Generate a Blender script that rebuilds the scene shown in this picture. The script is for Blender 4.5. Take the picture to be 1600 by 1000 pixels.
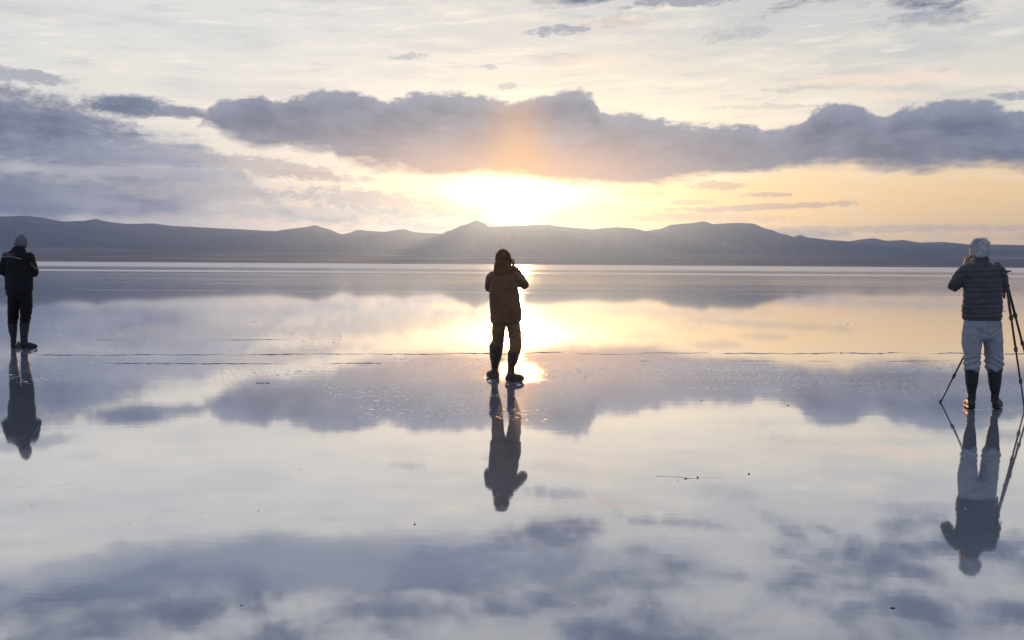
import bpy, bmesh, math, random
from mathutils import Vector, Matrix, noise
from mathutils.bvhtree import BVHTree

random.seed(11)
SC = bpy.context.scene
COL = SC.collection
for _o in list(bpy.data.objects):
    bpy.data.objects.remove(_o, do_unlink=True)

# ------------------------------------------------------------------ camera
CAM_H = 1.42                       # eye height above the flooded salt, metres
LENS = 35.0
PITCH = math.radians(-3.2)         # looking slightly down
ROLL = math.radians(0.37)
cam_d = bpy.data.cameras.new('camera')
cam_d.lens = LENS
cam_d.sensor_width = 36.0
cam_d.clip_start = 0.1
cam_d.clip_end = 90000.0
cam = bpy.data.objects.new('camera', cam_d)
COL.objects.link(cam)
cam.matrix_world = (Matrix.Translation((0, 0, CAM_H)) @ Matrix.Rotation(math.pi / 2 + PITCH, 4, 'X')
                    @ Matrix.Rotation(ROLL, 4, 'Z'))
SC.camera = cam
CAM_ROT = cam.matrix_world.to_3x3()


def ray(px, py):
    """direction measured on the 1600 x 1000 photograph"""
    f = LENS / 36.0 * 1600
    return (CAM_ROT @ Vector(((px - 800) / f, (500 - py) / f, -1))).normalized()


def azel(px, py):
    d = ray(px, py)
    return math.degrees(math.atan2(d.x, d.y)), math.degrees(math.asin(d.z))


def on_plane(px, py, Y):
    """point on the vertical plane at distance Y"""
    d = ray(px, py)
    return Vector((0, 0, CAM_H)) + d * (Y / d.y)


def on_ground(px, py):
    d = ray(px, py)
    return Vector((0, 0, CAM_H)) + d * (-CAM_H / d.z)


# ------------------------------------------------------------------ colour management
SC.view_settings.view_transform = 'Standard'
SC.view_settings.look = 'None'
SC.view_settings.exposure = 0.1
SC.view_settings.gamma = 1.0
SC.view_settings.use_curve_mapping = False
SC.cycles.use_denoising = True
SC.cycles.max_bounces = 8
SC.cycles.glossy_bounces = 4
SC.cycles.volume_bounces = 1
SC.cycles.caustics_reflective = False
SC.cycles.caustics_refractive = False


def lin(r, g, b):
    f = lambda v: v / 12.92 if v <= 0.04045 else ((v + 0.055) / 1.055) ** 2.4
    return (f(r / 255), f(g / 255), f(b / 255))


# ------------------------------------------------------------------ a small node writer
class S:
    """wraps a node socket so that arithmetic builds math nodes"""
    def __init__(self, g, s):
        self.g, self.s = g, s

    def _m(self, op, *a, clamp=False):
        return self.g.math(op, *a, clamp=clamp)

    def __add__(self, o): return self._m('ADD', self, o)
    __radd__ = __add__
    def __sub__(self, o): return self._m('SUBTRACT', self, o)
    def __rsub__(self, o): return self._m('SUBTRACT', o, self)
    def __mul__(self, o): return self._m('MULTIPLY', self, o)
    __rmul__ = __mul__
    def __truediv__(self, o): return self._m('DIVIDE', self, o)
    def __pow__(self, o): return self._m('POWER', self, o)
    def __neg__(self): return self._m('MULTIPLY', self, -1.0)


class G:
    def __init__(self, tree):
        self.t = tree
        self.n = tree.nodes
        self.l = tree.links

    def put(self, inp, v):
        if isinstance(v, S):
            self.l.new(v.s, inp)
        elif isinstance(v, tuple) and len(v) == 3 and inp.type == 'RGBA':
            inp.default_value = (*v, 1)
        else:
            inp.default_value = v

    def math(self, op, *a, clamp=False):
        n = self.n.new('ShaderNodeMath')
        n.operation = op
        n.use_clamp = clamp
        for i, v in enumerate(a):
            self.put(n.inputs[i], v)
        return S(self, n.outputs[0])

    def max(self, a, b): return self.math('MAXIMUM', a, b)
    def min(self, a, b): return self.math('MINIMUM', a, b)
    def exp(self, a): return self.math('EXPONENT', a)
    def clamp(self, a): return self.math('ADD', a, 0.0, clamp=True)

    def smooth(self, v, lo, hi, a=0.0, b=1.0):
        n = self.n.new('ShaderNodeMapRange')
        n.interpolation_type = 'SMOOTHSTEP'
        for i, x in enumerate((v, lo, hi, a, b)):
            self.put(n.inputs[i], x)
        return S(self, n.outputs[0])

    def xyz(self, v):
        n = self.n.new('ShaderNodeSeparateXYZ')
        self.put(n.inputs[0], v)
        return [S(self, o) for o in n.outputs]

    def vec(self, x, y, z):
        n = self.n.new('ShaderNodeCombineXYZ')
        for i, v in enumerate((x, y, z)):
            self.put(n.inputs[i], v)
        return S(self, n.outputs[0])

    def noise(self, v, scale=1.0, detail=4.0, rough=0.5, dist=0.0):
        n = self.n.new('ShaderNodeTexNoise')
        self.put(n.inputs['Vector'], v)
        n.inputs['Scale'].default_value = scale
        n.inputs['Detail'].default_value = detail
        n.inputs['Roughness'].default_value = rough
        n.inputs['Distortion'].default_value = dist
        return S(self, n.outputs['Fac'])

    def mix(self, f, a, b):
        n = self.n.new('ShaderNodeMix')
        n.data_type = 'RGBA'
        n.clamp_factor = True
        self.put(n.inputs[0], f)
        self.put(n.inputs[6], a)
        self.put(n.inputs[7], b)
        return S(self, n.outputs[2])

    def cadd(self, a, b, f=1.0):
        n = self.n.new('ShaderNodeMix')
        n.data_type = 'RGBA'
        n.blend_type = 'ADD'
        n.clamp_factor = False
        self.put(n.inputs[0], f)
        self.put(n.inputs[6], a)
        self.put(n.inputs[7], b)
        return S(self, n.outputs[2])

    def cmul(self, a, b):
        n = self.n.new('ShaderNodeMix')
        n.data_type = 'RGBA'
        n.blend_type = 'MULTIPLY'
        n.clamp_factor = False
        n.inputs[0].default_value = 1.0
        self.put(n.inputs[6], a)
        self.put(n.inputs[7], b)
        return S(self, n.outputs[2])

    def curve(self, v, pts, x0, x1, y0, y1):
        """y(x) through pts, both mapped to 0..1 inside the float curve"""
        n = self.n.new('ShaderNodeFloatCurve')
        u = self.math('DIVIDE', self.math('SUBTRACT', v, x0), x1 - x0, clamp=True)
        self.l.new(u.s, n.inputs['Value'])
        c = n.mapping.curves[0]
        q = [((x - x0) / (x1 - x0), (y - y0) / (y1 - y0)) for x, y in sorted(pts)]
        c.points[0].location = q[0]
        c.points[1].location = q[-1]
        for p in q[1:-1]:
            c.points.new(*p)
        for p in c.points:
            p.handle_type = 'AUTO_CLAMPED'
        n.mapping.update()
        return self.math('ADD', self.math('MULTIPLY', S(self, n.outputs[0]), y1 - y0), y0)


# ------------------------------------------------------------------ sky
SUN_AZ, SUN_EL = azel(808, 314)
world = bpy.data.worlds.new('World')
SC.world = world
world.use_nodes = True
world.cycles.sampling_method = 'MANUAL'
world.cycles.sample_map_resolution = 512
wt = world.node_tree
wt.nodes.clear()
g = G(wt)
W_STRENGTH = 0.1
bg = wt.nodes.new('ShaderNodeBackground')
bg.inputs['Strength'].default_value = W_STRENGTH
wo = wt.nodes.new('ShaderNodeOutputWorld')
wt.links.new(bg.outputs[0], wo.inputs['Surface'])
nish = wt.nodes.new('ShaderNodeTexSky')
nish.sky_type = 'NISHITA'
nish.sun_disc = False
nish.sun_elevation = math.radians(SUN_EL)
nish.sun_rotation = math.radians(SUN_AZ)
nish.air_density = 1.0
nish.dust_density = 1.5
K = 1.0 / W_STRENGTH


def rad(r, g_, b, k=1.0):
    c = lin(r, g_, b)
    return tuple(v * K * k for v in c)


tc = wt.nodes.new('ShaderNodeTexCoord')
D = S(g, tc.outputs['Generated'])
dx, dy, dz = g.xyz(D)
AZ = g.math('MULTIPLY', g.math('ARCTAN2', dx, dy), 57.29578)
ELR = g.math('MULTIPLY', g.math('ARCSINE', g.math('MINIMUM', g.math('MAXIMUM', dz, -1.0), 1.0)), 57.29578)
EL = g.max(ELR, -0.5)
# streamwise-stretched warp of the cloud edges, two octaves groups
P = g.vec(AZ * 0.55, EL, 0.0)
n1 = g.noise(P, 0.55, 5.0, 0.62)
n2 = g.noise(g.vec(AZ * 0.5 + 31.0, EL * 1.1, 4.0), 0.35, 6.0, 0.6)
n3 = g.noise(g.vec(AZ * 0.6 + 7.0, EL * 1.4, 9.0), 1.6, 5.0, 0.6)
wa = (n1 - 0.5) * 5.0 + (n3 - 0.5) * 1.6
we = (n2 - 0.5) * 1.6 + (n3 - 0.5) * 0.9
AW = AZ + wa
EW = EL + we
# puffs for cumulus tops
puff = g.noise(g.vec(AZ * 0.9 + 3.0, EL * 1.3, 2.0), 1.3, 8.0, 0.66)

torn = g.noise(g.vec(AZ * 1.0 + 13.0, EL * 2.2, 5.0), 1.7, 6.0, 0.65)

# sun distance terms
sx = AZ - SUN_AZ
sy = EL - SUN_EL


def gauss(ax, ay, x=None, y=None):
    x = sx if x is None else x
    y = sy if y is None else y
    a = x / ax
    b = y / ay
    return g.exp(-(a * a + b * b))


# --- clear / veiled sky behind the clouds: pale overcast veil over a Nishita sky
high = g.smooth(EL, 4.0, 13.0)
leftness = g.smooth(AZ, 6.0, -14.0)
warm_low = g.mix(leftness, rad(255, 214, 150), rad(206, 202, 198))
warm_mid = g.mix(leftness, rad(244, 234, 214), rad(236, 232, 222))
veil = g.mix(g.smooth(EL, 3.0, 8.5), warm_low, warm_mid)
veil = g.mix(g.smooth(EL, 7.5, 13.5), veil, g.mix(leftness, rad(208, 209, 207), rad(224, 224, 221)))
# darker away from the sun: whole hemisphere behind falls to blue grey
behind = g.smooth(g.math('ABSOLUTE', sx), 26.0, 100.0)
veil = g.mix(behind * 0.9, veil, rad(138, 150, 176))
veil = g.mix(g.smooth(EL, 16.0, 50.0), veil, rad(150, 160, 184))
# thin stratus streaks inside the veil
streak = g.noise(g.vec(AZ * 0.10, EL * 0.55 + AZ * 0.03, 20.0), 1.2, 5.0, 0.55)
veil = g.mix(g.smooth(streak, 0.47, 0.70) * 0.50 * g.smooth(EL, 4.0, 9.0), veil, g.mix(leftness, rad(190, 196, 200), rad(200, 203, 206)))
crm = g.noise(g.vec(AZ * 0.13 + 50.0, EL * 0.7, 3.0), 1.3, 6.0, 0.6)
veil = g.mix(g.smooth(crm, 0.50, 0.72) * 0.5, veil, rad(252, 240, 222))
fib = g.noise(g.vec(AZ * 0.16 + EL * 0.25, EL * 1.5 - AZ * 0.10, 60.0), 1.5, 8.0, 0.62)
veil = g.mix(g.smooth(fib, 0.52, 0.70) * 0.45 * g.smooth(EL, 6.0, 9.0), veil, rad(188, 192, 200))
veil = g.mix(g.smooth(fib, 0.46, 0.32) * 0.45 * g.smooth(EL, 5.0, 9.0), veil, rad(255, 247, 232))
base = g.mix(0.93, S(g, nish.outputs[0]), veil)
# aureole round the sun
base = g.cadd(base, g.cmul(rad(255, 200, 110, 0.40), g.mix(gauss(15.0, 5.0), (0, 0, 0), (1, 1, 1))))
base = g.cadd(base, g.cmul(rad(255, 204, 126, 0.80), g.mix(gauss(6.5, 1.5), (0, 0, 0), (1, 1, 1))))
core = g.mix(gauss(3.0, 0.65, y=sy - 0.45), (0, 0, 0), (1, 1, 1))
base = g.cadd(base, g.cmul(rad(255, 232, 190, 2.4), core))
disc = g.mix(gauss(1.1, 0.85), (0, 0, 0), (1, 1, 1))
base = g.cadd(base, g.cmul(rad(255, 235, 200, 9.0), disc))

er = g.noise(g.vec(AZ * 0.32 + 70.0, EL * 1.0, 8.0), 0.9, 7.0, 0.6)
X0, X1, Y0, Y1 = -34.0, 34.0, -6.0, 20.0


def band(top, bot, soft_top=0.35, soft_bot=0.8, wtop=1.0, wbot=0.7, erode=0.0):
    """cloud bank between two measured outlines (bearing, elevation), edges broken by noise"""
    tp = [azel(*p) for p in top]
    bt = [azel(*p) for p in bot]
    T = g.curve(AZ, tp, X0, X1, Y0, Y1)
    B = g.curve(AZ, bt, X0, X1, Y0, Y1)
    t_in = T + (puff - 0.5) * (1.5 * wtop) - EL
    b_in = EL + (n2 - 0.5) * (2.4 * wbot) - B
    if erode:
        t_in = t_in + (er - 0.5) * erode
        b_in = b_in + (er - 0.5) * erode * 1.3
    return g.smooth(t_in, -soft_top, soft_top) * g.smooth(b_in, -soft_bot, soft_bot), t_in


def blob(px, py, rx, ry, tilt=0.0, soft=0.5, k=1.0, hard=0.0, tear=4.6):
    """a lens-shaped cloud centred on a measured bearing; radii in photo pixels"""
    a0, e0 = azel(px, py)
    rx, ry = rx / 27.6, ry / 27.6
    x = (AW if not hard else AZ + wa * hard) - a0
    y = (EW if not hard else EL + we * hard) - e0
    if tilt:
        y = y - x * tilt
    a = x / rx
    b = y / ry
    q = a * a + b * b
    if hard:
        q = q + (torn - 0.5) * tear
    return g.smooth(q, 1.0 + soft, max(0.0, 1.0 - soft)) * k


main_top = [(-400, 175), (120, 215), (290, 214), (318, 186), (335, 166), (370, 156), (410, 147), (425, 156), (460, 149), (500, 143),
            (560, 142), (600, 154), (650, 149), (700, 147), (760, 149), (800, 157), (825, 156), (850, 146),
            (890, 141), (925, 148), (940, 172), (1000, 182), (1075, 197), (1120, 199), (1180, 201), (1195, 208),
            (1240, 196), (1280, 172), (1300, 165), (1345, 168), (1365, 182), (1385, 184), (1405, 170), (1450, 167),
            (1540, 160), (1580, 172), (1620, 178), (1800, 165), (2050, 190)]
main_bot = [(-400, 240), (120, 205), (290, 204), (318, 190), (345, 204), (380, 222), (410, 232), (515, 236), (530, 252), (600, 264),
            (700, 272), (800, 274), (900, 282), (975, 284), (1050, 274), (1150, 272), (1200, 263), (1275, 256),
            (1400, 256), (1600, 261), (1800, 268), (2050, 262)]
m_main, t_main = band(main_top, main_bot, 0.17, 0.40, 0.55, 0.5, 1.5)
left_top = [(-400, 120), (-100, 138), (0, 146), (60, 150), (100, 164), (140, 184), (200, 196), (260, 208), (310, 222),
            (345, 240), (380, 275), (430, 315), (460, 332), (700, 352), (1600, 370)]
left_bot = [(-400, 332), (0, 336), (120, 333), (220, 328), (280, 312), (330, 290), (360, 272), (380, 285), (430, 325), (460, 342), (700, 362), (1600, 380)]
m_left, t_left = band(left_top, left_bot, 0.30, 0.6, 1.0, 0.9, 2.0)
lst = g.noise(g.vec(AZ * 0.09, EL * 1.0, 41.0), 1.3, 6.0, 0.58)
m_left = m_left * g.smooth(lst, 0.62, 0.44, 0.35, 1.0)

shape = m_main
clouds = [
    # (mask, strength)
]


def over(col, mask, tint):
    return g.mix(mask, col, tint)


# cloud colours: slate, lit through towards the sun, plus a painted flare streak
tex = g.noise(g.vec(AZ * 0.7, EL * 1.0, 12.0), 0.8, 6.0, 0.58)
slate = g.mix(g.smooth(tex, 0.3, 0.72), rad(91, 99, 119), rad(118, 124, 142))
slate_l = g.mix(g.smooth(tex * 0.5 + lst * 0.5, 0.40, 0.62), rad(132, 138, 156), rad(190, 190, 194))
glow_w = gauss(7.0, 2.5)
flare_glow = gauss(1.7, 4.8)  # narrow upright glow painted into the cloud for the sun's flare streak
rose = gauss(17.0, 2.4, y=EL - 5.2)
slate = g.mix(g.smooth(er, 0.42, 0.66) * 0.5, slate, rad(142, 148, 164))
rim = g.smooth(t_main, 1.0, 0.05)
slate_m = g.mix(rim * 0.55, slate, rad(158, 163, 176))
slate_s = g.mix(rose * 0.6, slate_m, rad(198, 174, 160))
slate_s = g.mix(glow_w * 0.8, slate_s, rad(250, 160, 74))
slate_s = g.mix(g.clamp(flare_glow * 0.68), slate_s, rad(255, 178, 84))

col = base
# broad left bank, pale then the darker masses in it
col = over(col, m_left * 0.8, slate_l)
col = over(col, blob(35, 200, 140, 48, -0.05, 0.75, 0.9, 0.6, 2.6), slate)
col = over(col, blob(70, 308, 230, 30, 0.05, 0.7, 0.95), rad(110, 115, 136))
col = over(col, blob(240, 300, 160, 45, 0.0, 0.8, 0.45), slate_l)
col = over(col, blob(215, 240, 130, 17, -0.02, 0.7, 0.75, 0.5, 2.5), rad(146, 150, 165))
col = over(col, blob(160, 268, 190, 8, 0.0, 0.8, 0.55, 0.4, 2.5), rad(196, 192, 194))
col = over(col, blob(300, 276, 95, 10, 0.03, 0.8, 0.6, 0.4, 2.5), rad(172, 168, 174))
col = over(col, blob(330, 300, 130, 12, 0.0, 0.8, 0.6, 0.4, 3.0), rad(190, 180, 174))
col = over(col, g.max(blob(205, 165, 62, 15, 0.0, 0.7, 1.0, 0.3, 2.4), blob(270, 172, 62, 9, -0.08, 0.7, 0.9, 0.3, 2.4)), slate)
col = over(col, blob(25, 118, 75, 9, -0.03, 0.7, 0.8, 0.4), rad(160, 164, 174))
# mauve scud under the main bank
col = over(col, blob(420, 262, 110, 13, -0.10, 0.7, 0.75, 0.6), rad(190, 176, 172))
col = over(col, blob(500, 276, 75, 7, -0.08, 0.7, 0.6, 0.4), rad(205, 180, 165))
col = over(col, blob(600, 318, 150, 17, -0.07, 0.8, 0.85, 0.5), g.mix(glow_w, rad(182, 176, 178), rad(250, 214, 165)))
col = over(col, blob(520, 335, 170, 12, 0.0, 0.8, 0.6, 0.4), rad(184, 184, 184))
# the long bank
col = over(col, g.clamp(m_main * 1.0), slate_s)
# small torn clouds above
for a in ((875, 47, 46, 8, 0.10, 0.5, 0.85), (950, 34, 30, 6, 0.0, 0.5, 0.8), (985, 35, 36, 4, 0.0, 0.6, 0.6), (1075, 2, 75, 7, 0.0, 0.5, 0.9),
          (640, 90, 24, 5, 0.0, 0.6, 0.55), (768, 105, 12, 4, 0.0, 0.6, 0.5), (1150, 52, 40, 9, 0.1, 0.8, 0.45), (1460, 28, 60, 11, 0.02, 0.7, 0.6),
          (1590, 152, 30, 7, -0.1, 0.5, 0.85), (1270, 135, 60, 5, 0.0, 0.7, 0.4), (875, 92, 40, 8, 0.0, 0.7, 0.35), (1210, 165, 70, 4, 0.0, 0.7, 0.3), (785, 138, 14, 5, 0, .6, .5)):
    a = list(a)
    a[5], a[6] = a[5] + 0.3, a[6] * 0.85
    col = over(col, blob(*a, hard=0.5, tear=6.0), rad(142, 146, 162))
for a in ((1380, 122, 110, 9, 0.0, 0.8, 0.7), (930, 95, 80, 8, 0.0, 0.8, 0.6), (1400, 146, 60, 7, 0.0, 0.8, 0.5), (960, 34, 60, 6, 0, .8, .5)):
    col = over(col, blob(*a, hard=0.5), rad(252, 228, 204))
# thin bars low on the right
for a in ((1125, 290, 42, 6, 0.0, 0.5, 0.65), (1198, 303, 32, 4, 0.0, 0.5, 0.7), (1190, 323, 140, 5, 0.04, 0.6, 0.75), (1010, 303, 26, 5, 0, .7, .45),
          (1075, 316, 38, 4, 0, .6, .5), (1400, 357, 210, 5, 0.0, 0.7, 0.6), (930, 340, 150, 6, 0.0, 0.8, 0.45), (1080, 340, 120, 8, 0, .8, .4)):
    col = over(col, blob(*a, hard=0.25), g.mix(gauss(9.0, 3.0), rad(205, 178, 158), rad(255, 216, 150)))

# cloud deck that starts above the frame (seen only mirrored in the water) and goes on overhead and all round
dzp = g.max(dz, 0.02) + 0.06
Q = g.vec(dx / dzp, dy / dzp, 0.0)
dk = g.noise(Q, 2.6, 8.0, 0.64, 0.25)
dk2 = g.noise(Q, 0.5, 4.0, 0.5)
ELC = EL + g.smooth(AZ, -2.0, 22.0) * 2.2
cover = g.smooth(ELC, 14.0, 17.5, -0.16, 0.06)
deck = g.smooth(dk + (dk2 - 0.5) * 0.5 + cover, 0.42, 0.60)
deck_c = g.mix(g.smooth(dk, 0.44, 0.62), rad(184, 185, 190), rad(102, 110, 133))
deck_c = g.mix(g.smooth(g.math('ABSOLUTE', sx), 40.0, 120.0) * 0.4, deck_c, rad(100, 112, 140))
col = over(col, deck * g.smooth(ELC, 13.2, 15.0), deck_c)
col = over(col, blob(480, -75, 430, 42, 0.02, 0.8, 0.8), rad(134, 142, 164))
# all round the horizon, outside the measured part, the same kind of banks by noise
side = g.smooth(g.math('ABSOLUTE', AZ), 30.0, 38.0)
lowb = g.noise(g.vec(dx * 3.0, dy * 3.0, dz * 14.0), 1.6, 6.0, 0.6)
col = over(col, side * g.smooth(lowb, 0.44, 0.58) * g.smooth(EL, 20.0, 12.0) * 0.9, slate)
bg_in = bg.inputs['Color']
wt.links.new(col.s, bg_in)

# ------------------------------------------------------------------ sun
sd = bpy.data.lights.new('sun', 'SUN')
sd.energy = 1.6
sd.angle = math.radians(0.8)
sd.color = (1.0, 0.48, 0.17)
sun = bpy.data.objects.new('sun', sd)
COL.objects.link(sun)
_sd = Vector((math.sin(math.radians(SUN_AZ)) * math.cos(math.radians(SUN_EL)),
              math.cos(math.radians(SUN_AZ)) * math.cos(math.radians(SUN_EL)), math.sin(math.radians(SUN_EL))))
sun.rotation_euler = _sd.to_track_quat('Z', 'Y').to_euler()
sun.location = (0, 0, 40)


# ------------------------------------------------------------------ helpers for objects
def tag(o, label=None, cat=None, group=None, kind=None):
    if label: o['label'] = label
    if cat: o['category'] = cat
    if group: o['group'] = group
    if kind: o['kind'] = kind
    return o


def link(name, me, mat=None, parent=None, smooth=False):
    o = bpy.data.objects.new(name, me)
    COL.objects.link(o)
    if mat and not me.materials:
        me.materials.append(mat)
    if parent:
        o.parent = parent
    if smooth:
        me.polygons.foreach_set('use_smooth', [True] * len(me.polygons))
    return o


def mesh(name, verts, faces):
    me = bpy.data.meshes.new(name)
    me.from_pydata([tuple(v) for v in verts], [], faces)
    me.update()
    return me


def new_mat(name):
    m = bpy.data.materials.new(name)
    m.use_nodes = True
    m.node_tree.nodes.clear()
    gg = G(m.node_tree)
    out = gg.n.new('ShaderNodeOutputMaterial')
    return m, gg, out


def principled(gg, out, color, rough=0.7, metallic=0.0, spec=0.5, normal=None):
    b = gg.n.new('ShaderNodeBsdfPrincipled')
    gg.put(b.inputs['Base Color'], color)
    gg.put(b.inputs['Roughness'], rough)
    gg.put(b.inputs['Metallic'], metallic)
    gg.put(b.inputs['Specular IOR Level'], spec)
    if normal is not None:
        gg.put(b.inputs['Normal'], normal)
    if out is not None:
        gg.l.new(b.outputs[0], out.inputs['Surface'])
    return b


def bump(gg, h, strength, dist):
    n = gg.n.new('ShaderNodeBump')
    gg.put(n.inputs['Height'], h)
    gg.put(n.inputs['Strength'], strength)
    gg.put(n.inputs['Distance'], dist)
    return S(gg, n.outputs[0])


def pos(gg):
    n = gg.n.new('ShaderNodeNewGeometry')
    return S(gg, n.outputs['Position'])


def objc(gg):
    n = gg.n.new('ShaderNodeTexCoord')
    return S(gg, n.outputs['Object'])


# ------------------------------------------------------------------ flooded salt flat
def water_material():
    m, gg, out = new_mat('flooded_salt')
    x, y, z = gg.xyz(pos(gg))
    dist = gg.max(y, 1.0)
    ld = gg.math('LOGARITHM', dist, 10.0)
    # wind bars: long streaks across the flat, scaled with the logarithm of distance so they stay streaks
    st1 = gg.noise(gg.vec(x / dist * 1.2, ld * 60.0, 0.0), 1.0, 5.0, 0.6)
    st2 = gg.noise(gg.vec(x * 0.012, y * 0.05, 3.0), 1.0, 5.0, 0.6)
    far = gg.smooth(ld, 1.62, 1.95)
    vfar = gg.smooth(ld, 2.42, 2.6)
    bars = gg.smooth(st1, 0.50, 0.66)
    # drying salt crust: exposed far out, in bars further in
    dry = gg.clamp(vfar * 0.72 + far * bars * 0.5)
    # two strong lines, a bright crust bar and a dark wet one
    wob = (gg.noise(gg.vec(x * 0.004, 0.0, 0.0), 1.0, 3.0, 0.5) - 0.5)
    yb = y + wob * 26.0
    line_b = gg.smooth(yb, 146.0, 152.0) * gg.smooth(yb, 190.0, 170.0)
    line_d = gg.smooth(yb, 176.0, 186.0) * gg.smooth(yb, 262.0, 225.0)
    line_c = gg.smooth(yb, 49.3, 49.7) * gg.smooth(yb, 51.2, 50.2) * gg.smooth(gg.noise(gg.vec(x * 0.06, 0, 0), 1.0, 3.0, 0.5), 0.4, 0.6)
    dry = gg.clamp(dry * (1.0 - line_d * 0.9) + line_b * 0.85 + line_c * 0.5)
    # speckled crystals just breaking the film of water, in patches
    patch = gg.smooth(gg.noise(gg.vec(x * 0.22, y * 0.6, 7.0), 1.0, 3.0, 0.5), 0.50, 0.66)
    rowp = gg.smooth(y, 10.6, 11.8) * gg.smooth(y, 16.2, 14.2)
    gr = gg.noise(gg.vec(x * 1.0, y * 0.35, 0.0), 26.0, 4.0, 0.75)
    speck = gg.smooth(gr, 0.56, 0.66) * gg.clamp(rowp * 0.42 * gg.smooth(gg.noise(gg.vec(x * 0.15, y * 0.5, 1.0), 1.0, 3.0, 0.5), 0.35, 0.6) + patch * 0.03)
    # ripples
    r1 = gg.noise(gg.vec(x * 0.7, y * 2.2, 0.0), 1.0, 3.0, 0.5)
    r2 = gg.noise(gg.vec(x * 5.0, y * 14.0, 0.0), 1.0, 2.0, 0.5)
    h = r1 * 0.0011 + r2 * 0.0002 + gr * speck * 0.0035
    nr = bump(gg, h, 0.35, 1.0)
    dif = gg.n.new('ShaderNodeBsdfDiffuse')
    mott = gg.noise(gg.vec(x * 0.3, y * 0.5, 2.0), 1.0, 5.0, 0.6)
    wet = gg.mix(gg.smooth(mott, 0.3, 0.7), (0.28, 0.34, 0.43), (0.34, 0.39, 0.47))
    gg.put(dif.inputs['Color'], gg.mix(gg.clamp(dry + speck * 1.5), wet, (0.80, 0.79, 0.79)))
    glo = gg.n.new('ShaderNodeBsdfGlossy')
    glo.distribution = 'GGX'
    gg.put(glo.inputs['Color'], (0.99, 0.985, 0.985))
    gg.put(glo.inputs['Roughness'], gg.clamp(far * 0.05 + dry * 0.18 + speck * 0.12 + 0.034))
    gg.put(glo.inputs['Normal'], nr)
    lw = gg.n.new('ShaderNodeLayerWeight')
    lw.inputs['Blend'].default_value = 0.5
    face = S(gg, lw.outputs['Facing'])          # 1 at grazing
    fac = gg.smooth(face, 0.30, 0.97, 0.10, 0.82)
    fac = fac * (1.0 - dry * 0.35) * (1.0 - speck * 0.6)
    mx = gg.n.new('ShaderNodeMixShader')
    gg.put(mx.inputs[0], fac)
    gg.l.new(dif.outputs[0], mx.inputs[1])
    gg.l.new(glo.outputs[0], mx.inputs[2])
    gg.l.new(mx.outputs[0], out.inputs['Surface'])
    return m


R = 40000.0
vs = [(-R, -R, 0), (R, -R, 0), (R, R, 0), (-R, R, 0)]
flat = link('water', mesh('water', vs, [(0, 1, 2, 3)]), water_material())
tag(flat, 'thin film of mirror-like water over the white salt flat', kind='structure')

# ------------------------------------------------------------------ mountains
RIDGE = [(0, 338), (40, 337), (60, 339), (100, 346), (130, 345), (150, 342), (165, 346), (200, 350), (240, 349), (270, 353),
         (350, 357), (430, 361), (450, 358), (475, 355), (492, 352), (510, 357), (535, 366), (545, 364), (560, 359), (580, 361),
         (600, 362), (630, 358), (650, 363), (690, 365), (700, 361), (725, 351), (745, 344), (755, 348), (765, 354), (800, 353),
         (850, 351), (900, 356), (925, 358), (960, 355), (985, 356), (1010, 361), (1030, 358), (1050, 351), (1075, 349), (1100, 346),
         (1115, 350), (1150, 348), (1175, 349), (1200, 358), (1225, 366), (1240, 370), (1250, 367), (1262, 371), (1300, 375),
         (1325, 377), (1345, 374), (1365, 372), (1385, 376), (1410, 375), (1440, 379), (1470, 378), (1520, 382), (1560, 382),
         (1600, 383)]
RT = [azel(*p) for p in RIDGE]


def ridge_el(az):
    if az <= RT[0][0] or az >= RT[-1][0]:
        e = RT[0] if az <= RT[0][0] else RT[-1]
        d = abs(az - e[0])
        n = noise.fractal((az * 0.11, 3.3, 0), 1.0, 2.0, 5)
        n0 = noise.fractal((e[0] * 0.11, 3.3, 0), 1.0, 2.0, 5)
        return max(0.25, e[1] + (n - n0) * 1.1 * min(1, d / 3))
    for (a0, e0), (a1, e1) in zip(RT, RT[1:]):
        if a0 <= az <= a1:
            t = (az - a0) / (a1 - a0)
            t = t * t * (3 - 2 * t) * 0.5 + t * 0.5
            return e0 + (e1 - e0) * t
    return 1.0


def range_mesh():
    """terrain sheet in front of and behind the measured crest line, spurs and gullies between"""
    R0, RC, RB = 8600.0, 12600.0, 16500.0
    azs = []
    a = -78.0
    while a <= 78.0:
        azs.append(a)
        a += 0.07 if abs(a) < 30 else 0.3
    rs = [R0 + (RC - R0) * (i / 34) for i in range(35)] + [RC + (RB - RC) * ((i + 1) / 10) for i in range(10)]
    V, F = [], []
    for az in azs:
        ca, sa = math.cos(math.radians(az)), math.sin(math.radians(az))
        fine = noise.fractal((az * 2.6, 8.0, 1), 1.0, 2.1, 4) * 0.012
        hc = math.tan(math.radians(ridge_el(az) + fine)) * RC + CAM_H
        for r in rs:
            x, y = r * sa, r * ca
            if r <= RC:
                t = (r - R0) / (RC - R0)
                base_h = 88.0 * (1 - t)
                prof = t ** 1.35
                sp = noise.fractal((x * 0.0011, y * 0.0011, 0), 0.8, 2.1, 6)
                gul = abs(noise.noise((az * 1.1 + sp * 0.6, r * 0.00012, 5.0)))
                z = base_h + (hc - 0) * prof
                z += (sp * 75.0 - gul * 95.0 + 30) * math.sin(math.pi * min(1, t)) * 0.9
                z = min(z, hc * r / RC * (0.985 if t < 0.97 else 1.0))
                z = max(z, 4.0) if t > 0 else 60.0
            else:
                t = (r - RC) / (RB - RC)
                z = hc * (1 - t) ** 1.2
            V.append((x, y, z))
    n = len(rs)
    for i in range(len(azs) - 1):
        for j in range(n - 1):
            F.append((i * n + j, (i + 1) * n + j, (i + 1) * n + j + 1, i * n + j + 1))
    return mesh('mountains', V, F)


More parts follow.
